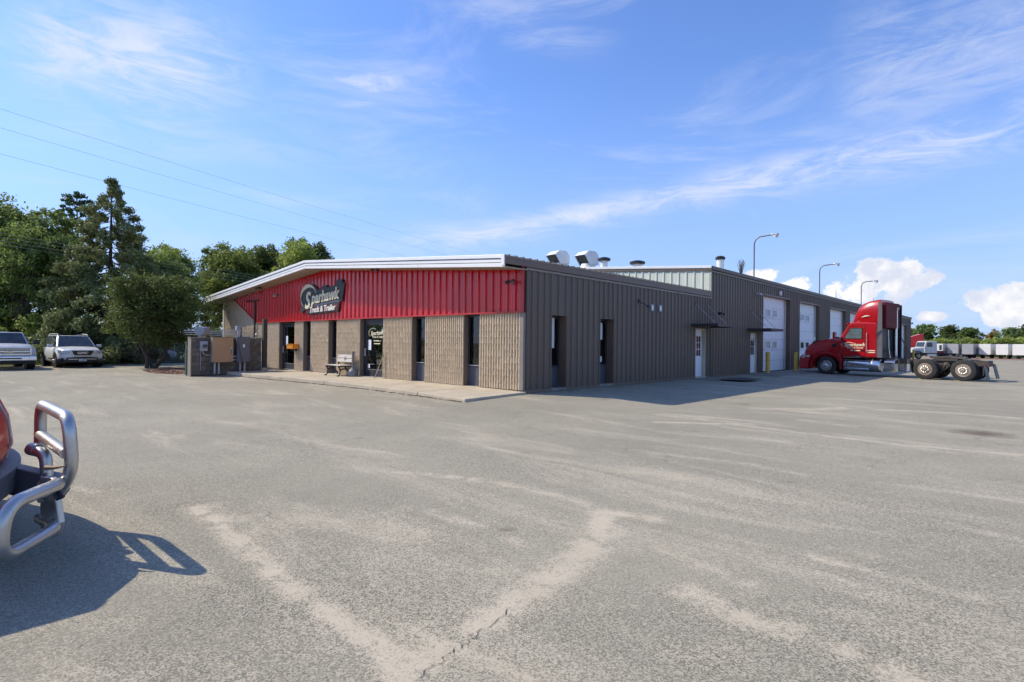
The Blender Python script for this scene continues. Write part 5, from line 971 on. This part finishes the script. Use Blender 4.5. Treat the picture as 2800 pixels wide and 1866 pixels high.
for xw in (-4.66, -6.18, 0): G().tube([(xw, -1.0, .51), (xw, 1.0, .51)], .09, 10).build('axle', GRIM, TK); G().lathe([(.1, -.25), (.22, -.12), (.24, 0), (.22, .12), (.1, .25)], (xw, 0, .51), 'x', 14).build('differential', GRIM, TK, smooth=True) if xw < -1 else None
g = G()
for s in (1, -1):
    g.bar((-4.5, s*.45, .62), (-6.3, s*.45, .62), .08, .14); g.lathe([(.14, 0), (.16, .14), (.12, .28)], (-5.4, s*.5, .6), 'z', 12); g.bar((-5.42, s*.6, .85), (-5.2, s*.75, .35), .04, .06); g.tube([(-5.0, s*.8, .8), (-5.35, s*.85, .45), (-5.6, s*.85, .75)], .03, 6)
g.build('suspension', GRIM, TK, fix=False)
G().box(-6.95, -6.85, -.5, .5, .70, .98).build('rear_crossmember', GRIM, TK); G().tube([(-6.9, .9, .85), (-6.9, 1.0, .62), (-6.92, 1.05, .3)], .02, 6).build('hanger', GRIM, TK)
for s in (1, -1): G().box(-6.99, -6.95, s*.6-.06, s*.6+.06, .74, .84).build('tail_light', mat('red lens', (.35, .01, .01), .2), TK)
LT = mat('cream lettering', (.78, .72, .50), .6)
g = G(); text_on(g, 'Sparhawk', .26, (-1.42, 1.1, 1.62), (-1, 0, .02), (0, 0, 1), bold=.006, shear=.25, extrude=.002); text_on(g, 'TRUCK & TRAILER', .10, (-1.45, 1.1, 1.50), (-1, 0, 0), (0, 0, 1), bold=.003, extrude=.002); g.box(-1.36, -1.22, 1.098, 1.103, 1.37, 1.42); g.box(-1.72, -1.42, 1.098, 1.103, 1.36, 1.41)
g.tube([Vector((-1.12-.34*math.cos(a), 1.102, 1.68+.15*math.sin(a))) for a in np.linspace(3.9, .8, 12)], [.006+.012*k/11 for k in range(12)], 4)
g.box(-2.42, -2.03, 1.089, 1.094, 1.37, 1.42); g.box(-2.42, -2.03, 1.089, 1.094, 1.27, 1.32); g.build('door_lettering', LT, TK, fix=False)
g = G(); text_on(g, '1658', .10, (1.0, 1.182, .99), (-1, 0, .1), (0, 0, 1), bold=.004, extrude=.002); g.build('unit_number', mat('white vinyl', (.75, .75, .75), .5, 0, 0), TK, fix=False)
G().lathe([(.06, 0), (.06, .012)], (-.72, 1.03, 1.72), 'y', 16).build('badge', POL, TK)
for s in (1, -1): G().box(-1.78, -1.3, s*1.09, s*1.105, 1.06, 1.085).build('sill_trim', CHROME, TK)

G().box(-.735, -.715, -1.0, 1.0, 1.0, 2.12).build('hood_gap', BLACK, TK)
for s in (1, -1):
    G().prism([(-.25, 1.55), (-.55, 1.6), (-.55, 1.78), (-.2, 1.72)], 'y', s*.955, s*.985).build('side_intake', BLACK, TK)
    G().tube([(-2.02, s*1.10, 1.3), (-2.02, s*1.15, 1.35), (-2.02, s*1.15, 2.3), (-2.02, s*1.10, 2.35)], .014, 6).build('grab_handle', CHROME, TK)
    g = G()
    for k in range(15): a = R(2+k*172/14); g.cb((.02+.815*math.cos(a), s*1.2, .52+.79*math.sin(a)), (.09, .012, .02), (Vector((-math.sin(a), 0, math.cos(a))), Vector((0, 1, 0)), Vector((math.cos(a), 0, math.sin(a)))))
    g.build('fender_lip', mat('dark red lip', (.2, .006, .01), .4), TK, fix=False)
    G().tube([(.75, s*.86, 1.7), (.72, s*1.0, 1.95)], .014, 6).build('hood_mirror_arm', BLACK, TK); G().cb((.72, s*1.02, 2.02), (.03, .08, .09)).build('hood_mirror', CHROME, TK, bevel=.02)
    G().box(-2.5, -.75, s*1.083, s*1.088, 1.86, 1.872).build('body_crease', mat('dark red lip', (.2, .006, .01), .4), TK)
G().prism([(-1.06, 2.86), (-.84, 2.74), (-.83, 2.77), (-1.06, 2.91)], 'y', -.98, .98).build('sun_visor', TRED, TK)
G().tube([(-.9, .95, 2.2), (-.95, 1.05, 3.6)], .008, 4).build('antenna', BLACK, TK)
# --- generic passenger vehicle, nose towards +x, nose at x = 0
def greenhouse(parent, m, xb0, xt0, xt1, xb1, zb, zt, wb, wt_, posts=()):
    s = [(xb0, wb, zb), (xt0, wt_, zt), (xt1, wt_, zt), (xb1, wb, zb)]
    G().loft([[(xb0, -wb, zb), (xb0, wb, zb), (xt0, wt_, zt-.05), (xt0-.06, wt_-.05, zt), (xt0-.06, -wt_+.05, zt), (xt0, -wt_, zt-.05)], [(xb1, -wb, zb), (xb1, wb, zb), (xt1, wt_, zt-.05), (xt1+.06, wt_-.05, zt), (xt1+.06, -wt_+.05, zt), (xt1, -wt_, zt-.05)]])
    g = G(); A = [(xb0, -wb, zb), (xb0, wb, zb), (xb1, wb, zb), (xb1, -wb, zb)]; B = [(xt0, -wt_, zt), (xt0, wt_, zt), (xt1, wt_, zt), (xt1, -wt_, zt)]; g.loft([A, B]); ob = g.build('cabin', m, parent, bevel=.07, seg=3)
    def pane(q, nm, push):
        c = sum((Vector(p) for p in q), Vector())/4; n = (Vector(q[1])-Vector(q[0])).cross(Vector(q[2])-Vector(q[1])).normalized()
        if n.dot(c-Vector(((xb0+xb1)/2, 0, zb))) < 0: n = -n
        vs = [c+(Vector(p)-c)*.9+n*push for p in q]; G().add(vs+[v-n*.02 for v in vs], [(0, 1, 2, 3), (7, 6, 5, 4), (0, 4, 5, 1), (1, 5, 6, 2), (2, 6, 7, 3), (3, 7, 4, 0)]).build(nm, CARGL, ob)
    pane([A[0], A[1], B[1], B[0]], 'windshield', .012); pane([A[2], A[3], B[3], B[2]], 'rear_window', .012)
    cuts = [0]+list(posts)+[1]
    for s in (0, 1):
        lo0, lo1 = (A[1], A[2]) if s else (A[0], A[3]); hi0, hi1 = (B[1], B[2]) if s else (B[0], B[3])
        L = lambda a, b, t: tuple(Vector(a).lerp(Vector(b), t))
        for a, b in zip(cuts[:-1], cuts[1:]): pane([L(lo0, lo1, a), L(lo0, lo1, b), L(hi0, hi1, b), L(hi0, hi1, a)], 'side_window', .012)
    return ob
def car_wheels(t, xf, xr, w, r):
    for s in (1, -1):
        for x in (xf, xr):
            G().lathe([(r*1.22, -.02), (r*1.22, .30)] if s < 0 else [(r*1.22, -.30), (r*1.22, .02)], (x, s*(w-.0), r*1.03), 'y', 26).build('wheel_arch', BLACK, t); wheel(t, x, s*(w-.10), r, .24, s, POL, .64, bolts=5)
SV = thing('white_suv', 'white SUV with dark lower bumper parked beside the pickup', 'car', (-26.3, -6.35, 0), R(3))
body = G().loft([sect(x, w, zb, zt, .2, .93) for x, w, zb, zt in [(0, .62, .42, .78), (-.06, .80, .32, .90), (-.2, .93, .28, .97), (-.45, .985, .27, 1.02), (-1.0, 1.0, .28, 1.09), (-1.4, 1.0, .28, 1.13), (-4.4, 1.0, .28, 1.16), (-4.9, .96, .32, 1.15), (-5.08, .85, .4, 1.05)]]).build('body', TWH, SV, smooth=True)
greenhouse(SV, TWH, -1.22, -2.12, -4.55, -4.98, 1.10, 1.74, .90, .70, (.38, .68))
G().loft([sect(x, w, zb, zt, .12, .97) for x, w, zb, zt in [(.02, .66, .30, .56), (-.05, .84, .25, .60), (-.25, .96, .25, .62), (-.5, .995, .26, .58)]]).build('lower_bumper', BLACK, SV, smooth=True)
gr = G().prism([(-.50, .93), (.50, .93), (.36, .66), (-.36, .66)], 'x', -.02, .035).build('grille', BLACK, SV); g = G()
for a, b in [((-.52, .94), (-.37, .65)), ((-.37, .65), (.37, .65)), ((.37, .65), (.52, .94))]: g.bar((.04, a[0], a[1]), (.04, b[0], b[1]), .04, .035)
g.build('grille_surround', CHROME, gr); g = G(); text_on(g, 'GMC', .17, (.045, 0, .745), (0, 1, 0), (0, 0, 1), bold=.008, extrude=.01, sx=1.25); g.build('emblem', CHROME, gr, fix=False)
g = G().bar((.05, -.62, .47), (.05, .62, .47), .03, .035).build('chrome_strip', CHROME, SV); G().box(.055, .075, -.16, .16, .36, .48).build('license_plate', mat('plate', (.65, .66, .68), .5), SV)
g = G(); g.box(.076, .079, -.09, -.03, .395, .43); g.box(.076, .079, .0, .1, .395, .44); g.build('plate_number', mat('plate ink', (.08, .09, .14), .5, 0, 0), SV, fix=False)
for s in (1, -1):
    G().loft([[(.02, s*.56, .76), (.02, s*.58, .91), (-.10, s*.58, .91), (-.10, s*.56, .76)], [(-.06, s*.86, .76), (-.10, s*.90, .94), (-.3, s*.88, .94), (-.26, s*.86, .76)], [(-.30, s*1.0, .82), (-.38, s*1.0, .95), (-.45, s*.97, .95), (-.4, s*.97, .82)]]).build('headlight', LENS, SV, smooth=True)
    G().lathe([(.07, 0), (.06, .02)], (-.02, s*.74, .52), 'x', 14).build('fog_lamp', LENS, SV); mi = G().cb((-1.62, s*1.09, 1.17), (.08, .12, .085)).build('mirror', TWH, SV, bevel=.04, seg=3); G().tube([(-2.1, s*.66, 1.80), (-3.3, s*.68, 1.82), (-4.4, s*.66, 1.80)], .025, 6).build('roof_rail', ALUL, SV)
    for x in (-2.1, -4.4): G().box(x-.08, x+.08, s*.66-.02, s*.66+.02, 1.73, 1.81).build('rail_foot', ALUL, SV)
    G().box(-2.6, -1.5, s*1.0, s*1.006, .45, .5).build('side_moulding', BLACK, SV)
car_wheels(SV, -.98, -3.98, 1.0, .37)
PK = thing('pickup_truck', 'silver-white pickup truck cut off by the left edge of the picture', 'pickup', (-25.2, -9.35, 0), R(2))
G().loft([sect(x, w, zb, zt, .16, .95) for x, w, zb, zt in [(0, .86, .62, 1.12), (-.06, .96, .60, 1.16), (-.3, 1.0, .55, 1.20), (-1.1, 1.01, .52, 1.27), (-1.5, 1.01, .52, 1.28), (-3.5, 1.01, .52, 1.30), (-3.6, 1.01, .52, 1.34), (-5.7, 1.0, .55, 1.34)]]).build('body', SILV, PK, smooth=True)
greenhouse(PK, SILV, -1.35, -2.05, -3.1, -3.45, 1.25, 1.86, .90, .74, (.5,))
gr = G().box(-.02, .05, -.74, .74, .74, 1.08).build('grille', BLACK, PK); G().box(.04, .075, -.76, .76, .885, .945).build('grille_bar', POL, gr); g = G()
for z in (.75, 1.09): g.box(.02, .07, -.78, .78, z-.02, z+.025)
for s in (-1, 1): g.box(.02, .07, s*.77-.025, s*.77+.025, .73, 1.1)
for z in (.80, .84, .99, 1.03): g.box(.045, .055, -.74, .74, z-.008, z+.008)
g.build('grille_surround', CHROME, gr); g = G().prism([(-.19, .90), (-.06, .90), (-.05, .95), (.05, .95), (.06, .90), (.19, .90), (.17, .83+.03), (.05, .86), (.05, .82), (-.05, .82), (-.05, .86), (-.17, .86)], 'x', .075, .10).build('emblem', mat('gold emblem', (.55, .45, .28), .3, .6), gr)
G().prism([(.16, .46), (.16, .66), (.10, .70), (-.1, .70), (-.1, .46)], 'y', -.99, .99).build('bumper', CHROME, PK, bevel=.03, seg=3); G().prism([(.12, .30), (.15, .46), (-.1, .46), (-.1, .34)], 'y', -.92, .92).build('air_dam', BLACK, PK); G().box(.155, .175, -.42, .42, .54, .60).build('bumper_slot', BLACK, PK)
for s in (1, -1):
    G().loft([[(.0, s*.80, .92), (.0, s*.80, 1.10), (-.06, s*.80, 1.10), (-.06, s*.80, .92)], [(-.1, s*.99, .92), (-.12, s*.99, 1.10), (-.2, s*.99, 1.10), (-.2, s*.99, .92)]]).build('headlight', LENS, PK); G().box(-.1, .02, s*.81, s*.985, .74, .90).build('turn_signal', LENS, PK, bevel=.01)
    G().tube([(-1.55, s*.98, 1.3), (-1.5, s*1.12, 1.32)], .025, 6).build('mirror_arm', BLACK, PK); G().cb((-1.5, s*1.2, 1.37), (.07, .13, .12)).build('mirror_head', BLACK, PK, bevel=.03); G().box(-.12, -.1, s*.45, s*.5, .5, .66).build('tow_hook', BLACK, PK)
G().box(-2.4, -2.2, -.16, .16, 1.86, 1.89).build('roof_lamp', ALUL, PK)
car_wheels(PK, -.95, -4.55, 1.0, .40)
# --- pale cars half hidden behind the fence
CRB = thing('parked_hatchback', 'pale car half hidden behind the chain link fence and tree stems', 'car', (-33.0, -.1, 0), R(84))
G().loft([sect(x, w, zb, zt, .18, .93) for x, w, zb, zt in [(0, .6, .4, .65), (-.08, .8, .3, .75), (-.5, .86, .25, .85), (-1.2, .88, .25, .92), (-3.6, .88, .25, .95), (-4.1, .8, .3, .9)]]).build('body', mat('dull silver paint', (.5, .5, .52), .3, 0, .1, 2, coat=.4), CRB, smooth=True)
greenhouse(CRB, mat('dull silver paint', (.5, .5, .52), .3), -1.2, -1.9, -3.1, -3.8, .9, 1.42, .8, .62, (.5,)); car_wheels(CRB, -.8, -3.3, .88, .31)
# --- foreground truck nose and its tubular bush guard
FT = thing('foreground_truck', 'red truck nose with grey tubular bush guard at the lower left corner', 'truck', (4.5, -13, 0), world=True)
def fcv(x, off=0): return -11.66-.30*((x-4.5)/1.3)**2+off
secs = []
for z, k, o in [(.60, 1.0, -.06), (.72, 1.02, .0), (.95, 1.0, -.03), (1.12, .97, -.10), (1.24, .92, -.22), (1.34, .84, -.45)]:
    pts = [(4.5+(x-4.5)*k, fcv(x, o), z) for x in np.linspace(3.15, 5.85, 15)]; secs.append(pts+[(4.5+1.36*k, -14.6, z), (4.5-1.36*k, -14.6, z)])
secs.append([(4.5+(x-4.5)*.62, fcv(x, -.9), 1.52) for x in np.linspace(3.15, 5.85, 15)]+[(4.5+.85, -14.6, 1.62), (4.5-.85, -14.6, 1.62)])
G().loft(secs).build('hood', mat('foreground red', (.72, .02, .010), .42, 0, .08, 2, coat=.05, spec=.3), FT, smooth=True)
cabplan = [(3.3, -13.3), (3.7, -13.15), (4.4, -13.12), (4.7, -13.25), (4.85, -13.5), (4.85, -16.4), (3.1, -16.4)]  # cab lies out of view, outline and height shaped for the shadow it throws
FRD_ = MATS['foreground red']
G().prism(cabplan, 'z', 1.4, 2.35).build('cab', FRD_, FT, bevel=.08, seg=3); G().box(3.2, 5.6, -16.4, -13.6, .6, 1.45).build('cab_base', FRD_, FT, bevel=.08)
G().prism([(3.75, 1.68), (4.35, 1.68), (4.3, 2.22), (3.8, 2.22)], 'y', -13.15, -13.1).build('windshield', CARGL, FT); G().box(4.85, 4.865, -15.0, -13.7, 1.7, 2.25).build('side_window', CARGL, FT)
for s in (1, -1):
    G().box(4.5+s*1.33, 4.5+s*1.375, -13.9, -12.75, .55, 1.12).build('wheel_arch', BLACK, FT, bevel=.02); G().tube([(4.5+s*1.0, -12.2, 1.31), (4.5+s*1.02, -13.3, 1.38), (4.5+s*1.02, -14.5, 1.40)], .008, 4).build('hood_seam', BLACK, FT)
G().box(4.855, 4.88, -14.9, -14.7, 1.55, 1.6).build('door_handle', BLACK, FT)
sk = G(); sk.loft([[(4.5+(x-4.5)*1.02, fcv(x, o), z) for x in np.linspace(3.1, 5.9, 13)]+[(5.9, -12.6, z), (3.1, -12.6, z)] for z, o in [(.28, -.12), (.42, .05), (.58, .05), (.62, -.05)]]); sk.build('bumper', mat('grey moulding', (.13, .135, .155), .5, 0, .08, 4), FT, smooth=True)
for x in (3.55, 5.45):
    t_ = G().lathe([(.29, -.15), (.47, -.15), (.51, -.07), (.51, .07), (.47, .15), (.29, .15)], (x, -13.3, .51), 'x', 26, caps=False).build('wheel', RUBBER, FT, smooth=True); G().lathe([(.29, -.1), (.2, .02), (.001, .05)], (x, -13.3, .51), 'x', 20).build('rim', POL, t_, smooth=True)
def cp(lat, dep, z): p = CAM+_r0*lat+_v0*dep; return Vector((p.x, p.y, z))
G().tube([(5.12, fcv(5.12)+.012+o, z) for z, o in ((.66, -.03), (.78, 0), (.95, -.02), (1.1, -.08), (1.22, -.2))], .009, 8).build('lamp_edge', mat('lamp edge', (.42, .42, .42), .3), FT, smooth=True)
def smooth_path(pts, rad, n=5):
    pts = [Vector(p) for p in pts]; out = [pts[0]]
    for a, b, c in zip(pts[:-2], pts[1:-1], pts[2:]):
        d0 = (a-b); d1 = (c-b); r = min(rad, d0.length*.48, d1.length*.48); p0 = b+d0.normalized()*r; p1 = b+d1.normalized()*r
        for k in range(n+1): t = k/n; out.append(p0*(1-t)**2+b*2*t*(1-t)+p1*t*t)
    return out+[pts[-1]]
GT = mat('guard tube', (.52, .51, .49), .36, .85, .12, 6, dirt=((.20, .13, .075), 3.2, .64, .75))
U = [cp(-4.02, 4.72, .62), cp(-4.02, 4.72, 1.035), cp(-3.22, 4.02, 1.02), cp(-3.20, 4.04, .62), cp(-3.38, 4.10, .42)]
G().tube(smooth_path(U, .15, 7), .043, 16).build('upper_guard', GT, FT, smooth=True)
G().tube([cp(-4.0, 4.70, .775), cp(-3.25, 4.04, .755)], .04, 14).build('guard_crossbar', GT, FT, smooth=True)
Lw = [cp(-3.48, 4.12, .50), cp(-3.22, 3.98, .56), cp(-3.13, 3.42, .555), cp(-3.145, 3.40, .22), cp(-3.27, 4.0, .235), cp(-3.5, 4.12, .26)]
G().tube(smooth_path(Lw, .15, 7), .044, 16).build('lower_guard', GT, FT, smooth=True)
def plate(pts, th, m, nm):
    pts = [Vector(p) for p in pts]; n = (pts[1]-pts[0]).cross(pts[2]-pts[1]).normalized()*th; k = len(pts); G().add(pts+[p+n for p in pts], [tuple(range(k)), tuple(range(2*k-1, k-1, -1))]+[(i, (i+1) % k, k+(i+1) % k, k+i) for i in range(k)]).build(nm, m, FT, bevel=.008)
plate([cp(-3.46, 4.06, .58), cp(-3.31, 4.0, .58), cp(-3.26, 4.0, .26), cp(-3.28, 4.0, .17), cp(-3.36, 4.03, .13), cp(-3.45, 4.06, .13)], .04, GT, 'mount_plate')
for a_, z_ in ((-3.40, .30), (-3.32, .30), (-3.40, .42)): G().tube([cp(a_, 4.02, z_), cp(a_, 3.985, z_)], .012, 6).build('bolt', STEEL, FT)
plate([cp(-3.46, 4.10, .60), cp(-3.44, 4.06, .60), cp(-3.43, 4.06, .17), cp(-3.45, 4.10, .2)], .02, mat('dark bracket', (.06, .06, .065), .5), 'mount_flange')
G().tube(smooth_path([cp(-3.78, 4.35, .72), cp(-3.62, 4.30, .70), cp(-3.60, 4.30, .46)], .07), .042, 14).build('pivot_tube', GT, FT, smooth=True)
G().tube([cp(-3.78, 4.355, .723), cp(-3.71, 4.333, .716)], .049, 14).build('pivot_collar', STEEL, FT, smooth=True)
G().tube([cp(-3.34, 4.0, .475), cp(-3.34, 3.96, .475)], .022, 12).build('bolt', CHROME, FT); G().tube([cp(-3.34, 3.958, .475), cp(-3.34, 3.952, .475)], .009, 8).build('bolt_head', BLACK, FT)
G().tube([cp(-3.36, 4.0, .55), cp(-3.28, 3.97, .50), cp(-3.23, 3.95, .45), cp(-3.19, 3.94, .46), cp(-3.24, 3.95, .52)], .016, 6).build('latch_hook', BLACK, FT); G().tube([cp(-3.36, 4.0, .66), cp(-3.28, 3.98, .665), cp(-3.2, 3.97, .68)], [.02, .012, .005], 6).build('latch_pin', mat('rusty pin', (.2, .14, .09), .7, .3), FT)
plate([cp(-4.15, 4.4, .60), cp(-3.52, 4.28, .52), cp(-3.50, 4.28, .40), cp(-3.56, 4.28, .32), cp(-3.75, 4.30, .34), cp(-4.15, 4.4, .38)], .10, mat('grey moulding', (.13, .135, .155), .5, 0, .08, 4), 'bumper_end')
# --- far yard: old white truck, red truck, trailers
OW = thing('old_truck', 'old white cab truck with bare chassis standing in the far yard', 'truck', (-.2, 83.0, gz(0, 83)), R(222)); OW.scale = (.88, .88, .88); OWM = mat('old white paint', (.50, .51, .52), .5, 0, .15, 3, dirt=((.3, .28, .27), 2, .52, .6))
G().loft([sect(x, w, zb, zt, .15, .93) for x, w, zb, zt in [(1.9, .6, 1.05, 1.65), (1.7, .8, .95, 1.75), (.6, .85, .95, 1.85), (.2, .9, .95, 1.9)]]).build('hood', OWM, OW, smooth=True); cb_ = G().prism([(.2, .95), (.25, 1.9), (.0, 2.75), (-.2, 2.85), (-1.7, 2.85), (-1.75, .95)], 'y', -1.05, 1.05).build('cab', OWM, OW, bevel=.1, seg=3)
G().prism([(.235, 1.95), (.01, 2.68), (.03, 2.68), (.255, 1.95)], 'y', -.9, .9).build('windshield', CARGL, OW)
for s in (1, -1):
    G().prism([(-.1, 1.95), (-.15, 2.6), (-.95, 2.6), (-.95, 1.95)], 'y', s*1.05, s*1.065).build('side_window', CARGL, OW); fo = [(1.2+.7*math.cos(R(k*18)), .55+.72*math.sin(R(k*18))) for k in range(11)]; G().loft([[(a, s*.75, b), (a, s*1.18, b), (a*.99, s*1.18, b-.08), (a*.99, s*.75, b-.08)] for a, b in fo]).build('fender', BLACK, OW, smooth=True)
    wheel(OW, 1.2, s*1.02, .5, .28, s, RIMW, bolts=6)
    for x in (-3.6, -5.2): wheel(OW, x, s*.98, .5, .5, s, RIMW, bolts=6)
    G().box(-5.9, 1.6, s*.4-.05, s*.4+.05, .7, .95).build('frame_rail', BLACK, OW); G().box(-1.6, -.2, s*.75, s*1.1, .45, .85).build('tank', ALUL, OW, bevel=.05)
G().box(-3.2, -1.9, -.7, .7, .95, 1.35).build('deck_gear', mat('dull maroon', (.16, .02, .03), .6), OW, bevel=.1)
RT = thing('red_truck', 'red and white truck half hidden behind the far end of the workshop', 'truck', (-4.1, 97.0, gz(0, 97)), R(196)); FRD = TRED
G().prism([(.1, 1.0), (.1, 2.3), (-.3, 3.3), (-2.0, 3.9), (-2.4, 3.9), (-2.4, 1.0)], 'y', -1.1, 1.1).build('cab', FRD, RT, bevel=.08); G().loft([sect(x, w, .6, zt, .15) for x, w, zt in [(1.8, .8, 1.5), (1.5, 1.0, 1.8), (.1, 1.05, 2.1)]]).build('hood', TWH, RT, smooth=True); G().prism([(.11, 2.2), (-.25, 3.05), (-.22, 3.07), (.14, 2.2)], 'y', -.95, .95).build('windshield', CARGL, RT)
for s in (1, -1):
    wheel(RT, 1.0, s*1.0, .5, .28, s, RIMW, bolts=6); wheel(RT, -4, s*1.0, .5, .5, s, RIMW, bolts=6); G().box(-5, 1, s*.4-.05, s*.4+.05, .7, .95).build('frame_rail', BLACK, RT)
def trailer(x, y, rz, L, col, label, sides=0, wins=False):
    t = thing('box_trailer', label, 'trailer', (x, y, gz(x, y)), rz, 'box trailers parked in the far yard'); m = mat(col[0], col[1], .5, 0, .06, .5, dirt=((.4, .4, .38), .6, .58, .5)); H = 4.0
    G().box(0, L, -1.25, 1.25, 1.1, H).build('box', m, t, bevel=.03)
    for s in (-1, 1):
        g = G()
        for k in range(int(L/1.2)+1): g.box(k*1.2, k*1.2+.06, s*1.25, s*1.28, 1.15, H-.05)
        g.build('side_posts', m, t)
        for xw in (L-1.2, L-2.5): wheel(t, xw, s*1.0, .5, .5, s, RIMW, bolts=5)
        G().box(2.2, 2.4, s*.8-.08, s*.8+.08, 0, 1.1).build('landing_leg', GRIM, t)
    for k in range(2): G().box(L, L+.03, -1.2+1.22*k, -.02+1.22*k, 1.2, H-.1).build('rear_door', m, t)
    G().box(L-.1, L, -1.2, 1.2, .5, .62).build('bumper_bar', GRIM, t); G().box(0, L, -.5, .5, .95, 1.1).build('chassis', BLACK, t)
    if wins:
        for k in (-.75, .75): G().box(-.03, 0, k-.3, k+.3, 2.2, 3.6).build('end_window', CARGL, t)
WHT = ('trailer white', (.66, .66, .64)); GRT = ('trailer grey', (.30, .31, .32))
for k, (px_, y, rz, c, lb) in enumerate([(-8.6, 186, 80, WHT, 'white box trailer with two dark end windows behind the old truck'), (-5.2, 187, 78, GRT, 'grey stained box trailer behind the old truck, nearest the white one'), (-1.9, 186, 80, GRT, 'grey streaked box trailer behind the red truck tandem'), (1.6, 188, 78, WHT, 'first plain white box trailer right of the grey ones'), (5.2, 187, 77, WHT, 'second plain white box trailer right of the grey ones'), (8.6, 184, 76, WHT, 'third white box trailer, next to the right picture edge'), (12.2, 176, 74, WHT, 'taller-looking white box trailer at the right picture edge')]):
    trailer(px_, y, R(rz), 12, c, lb, wins=(k == 0))
trailer(16.5, 172, R(90), 12, WHT, 'nearest white box trailer just past the right picture edge')
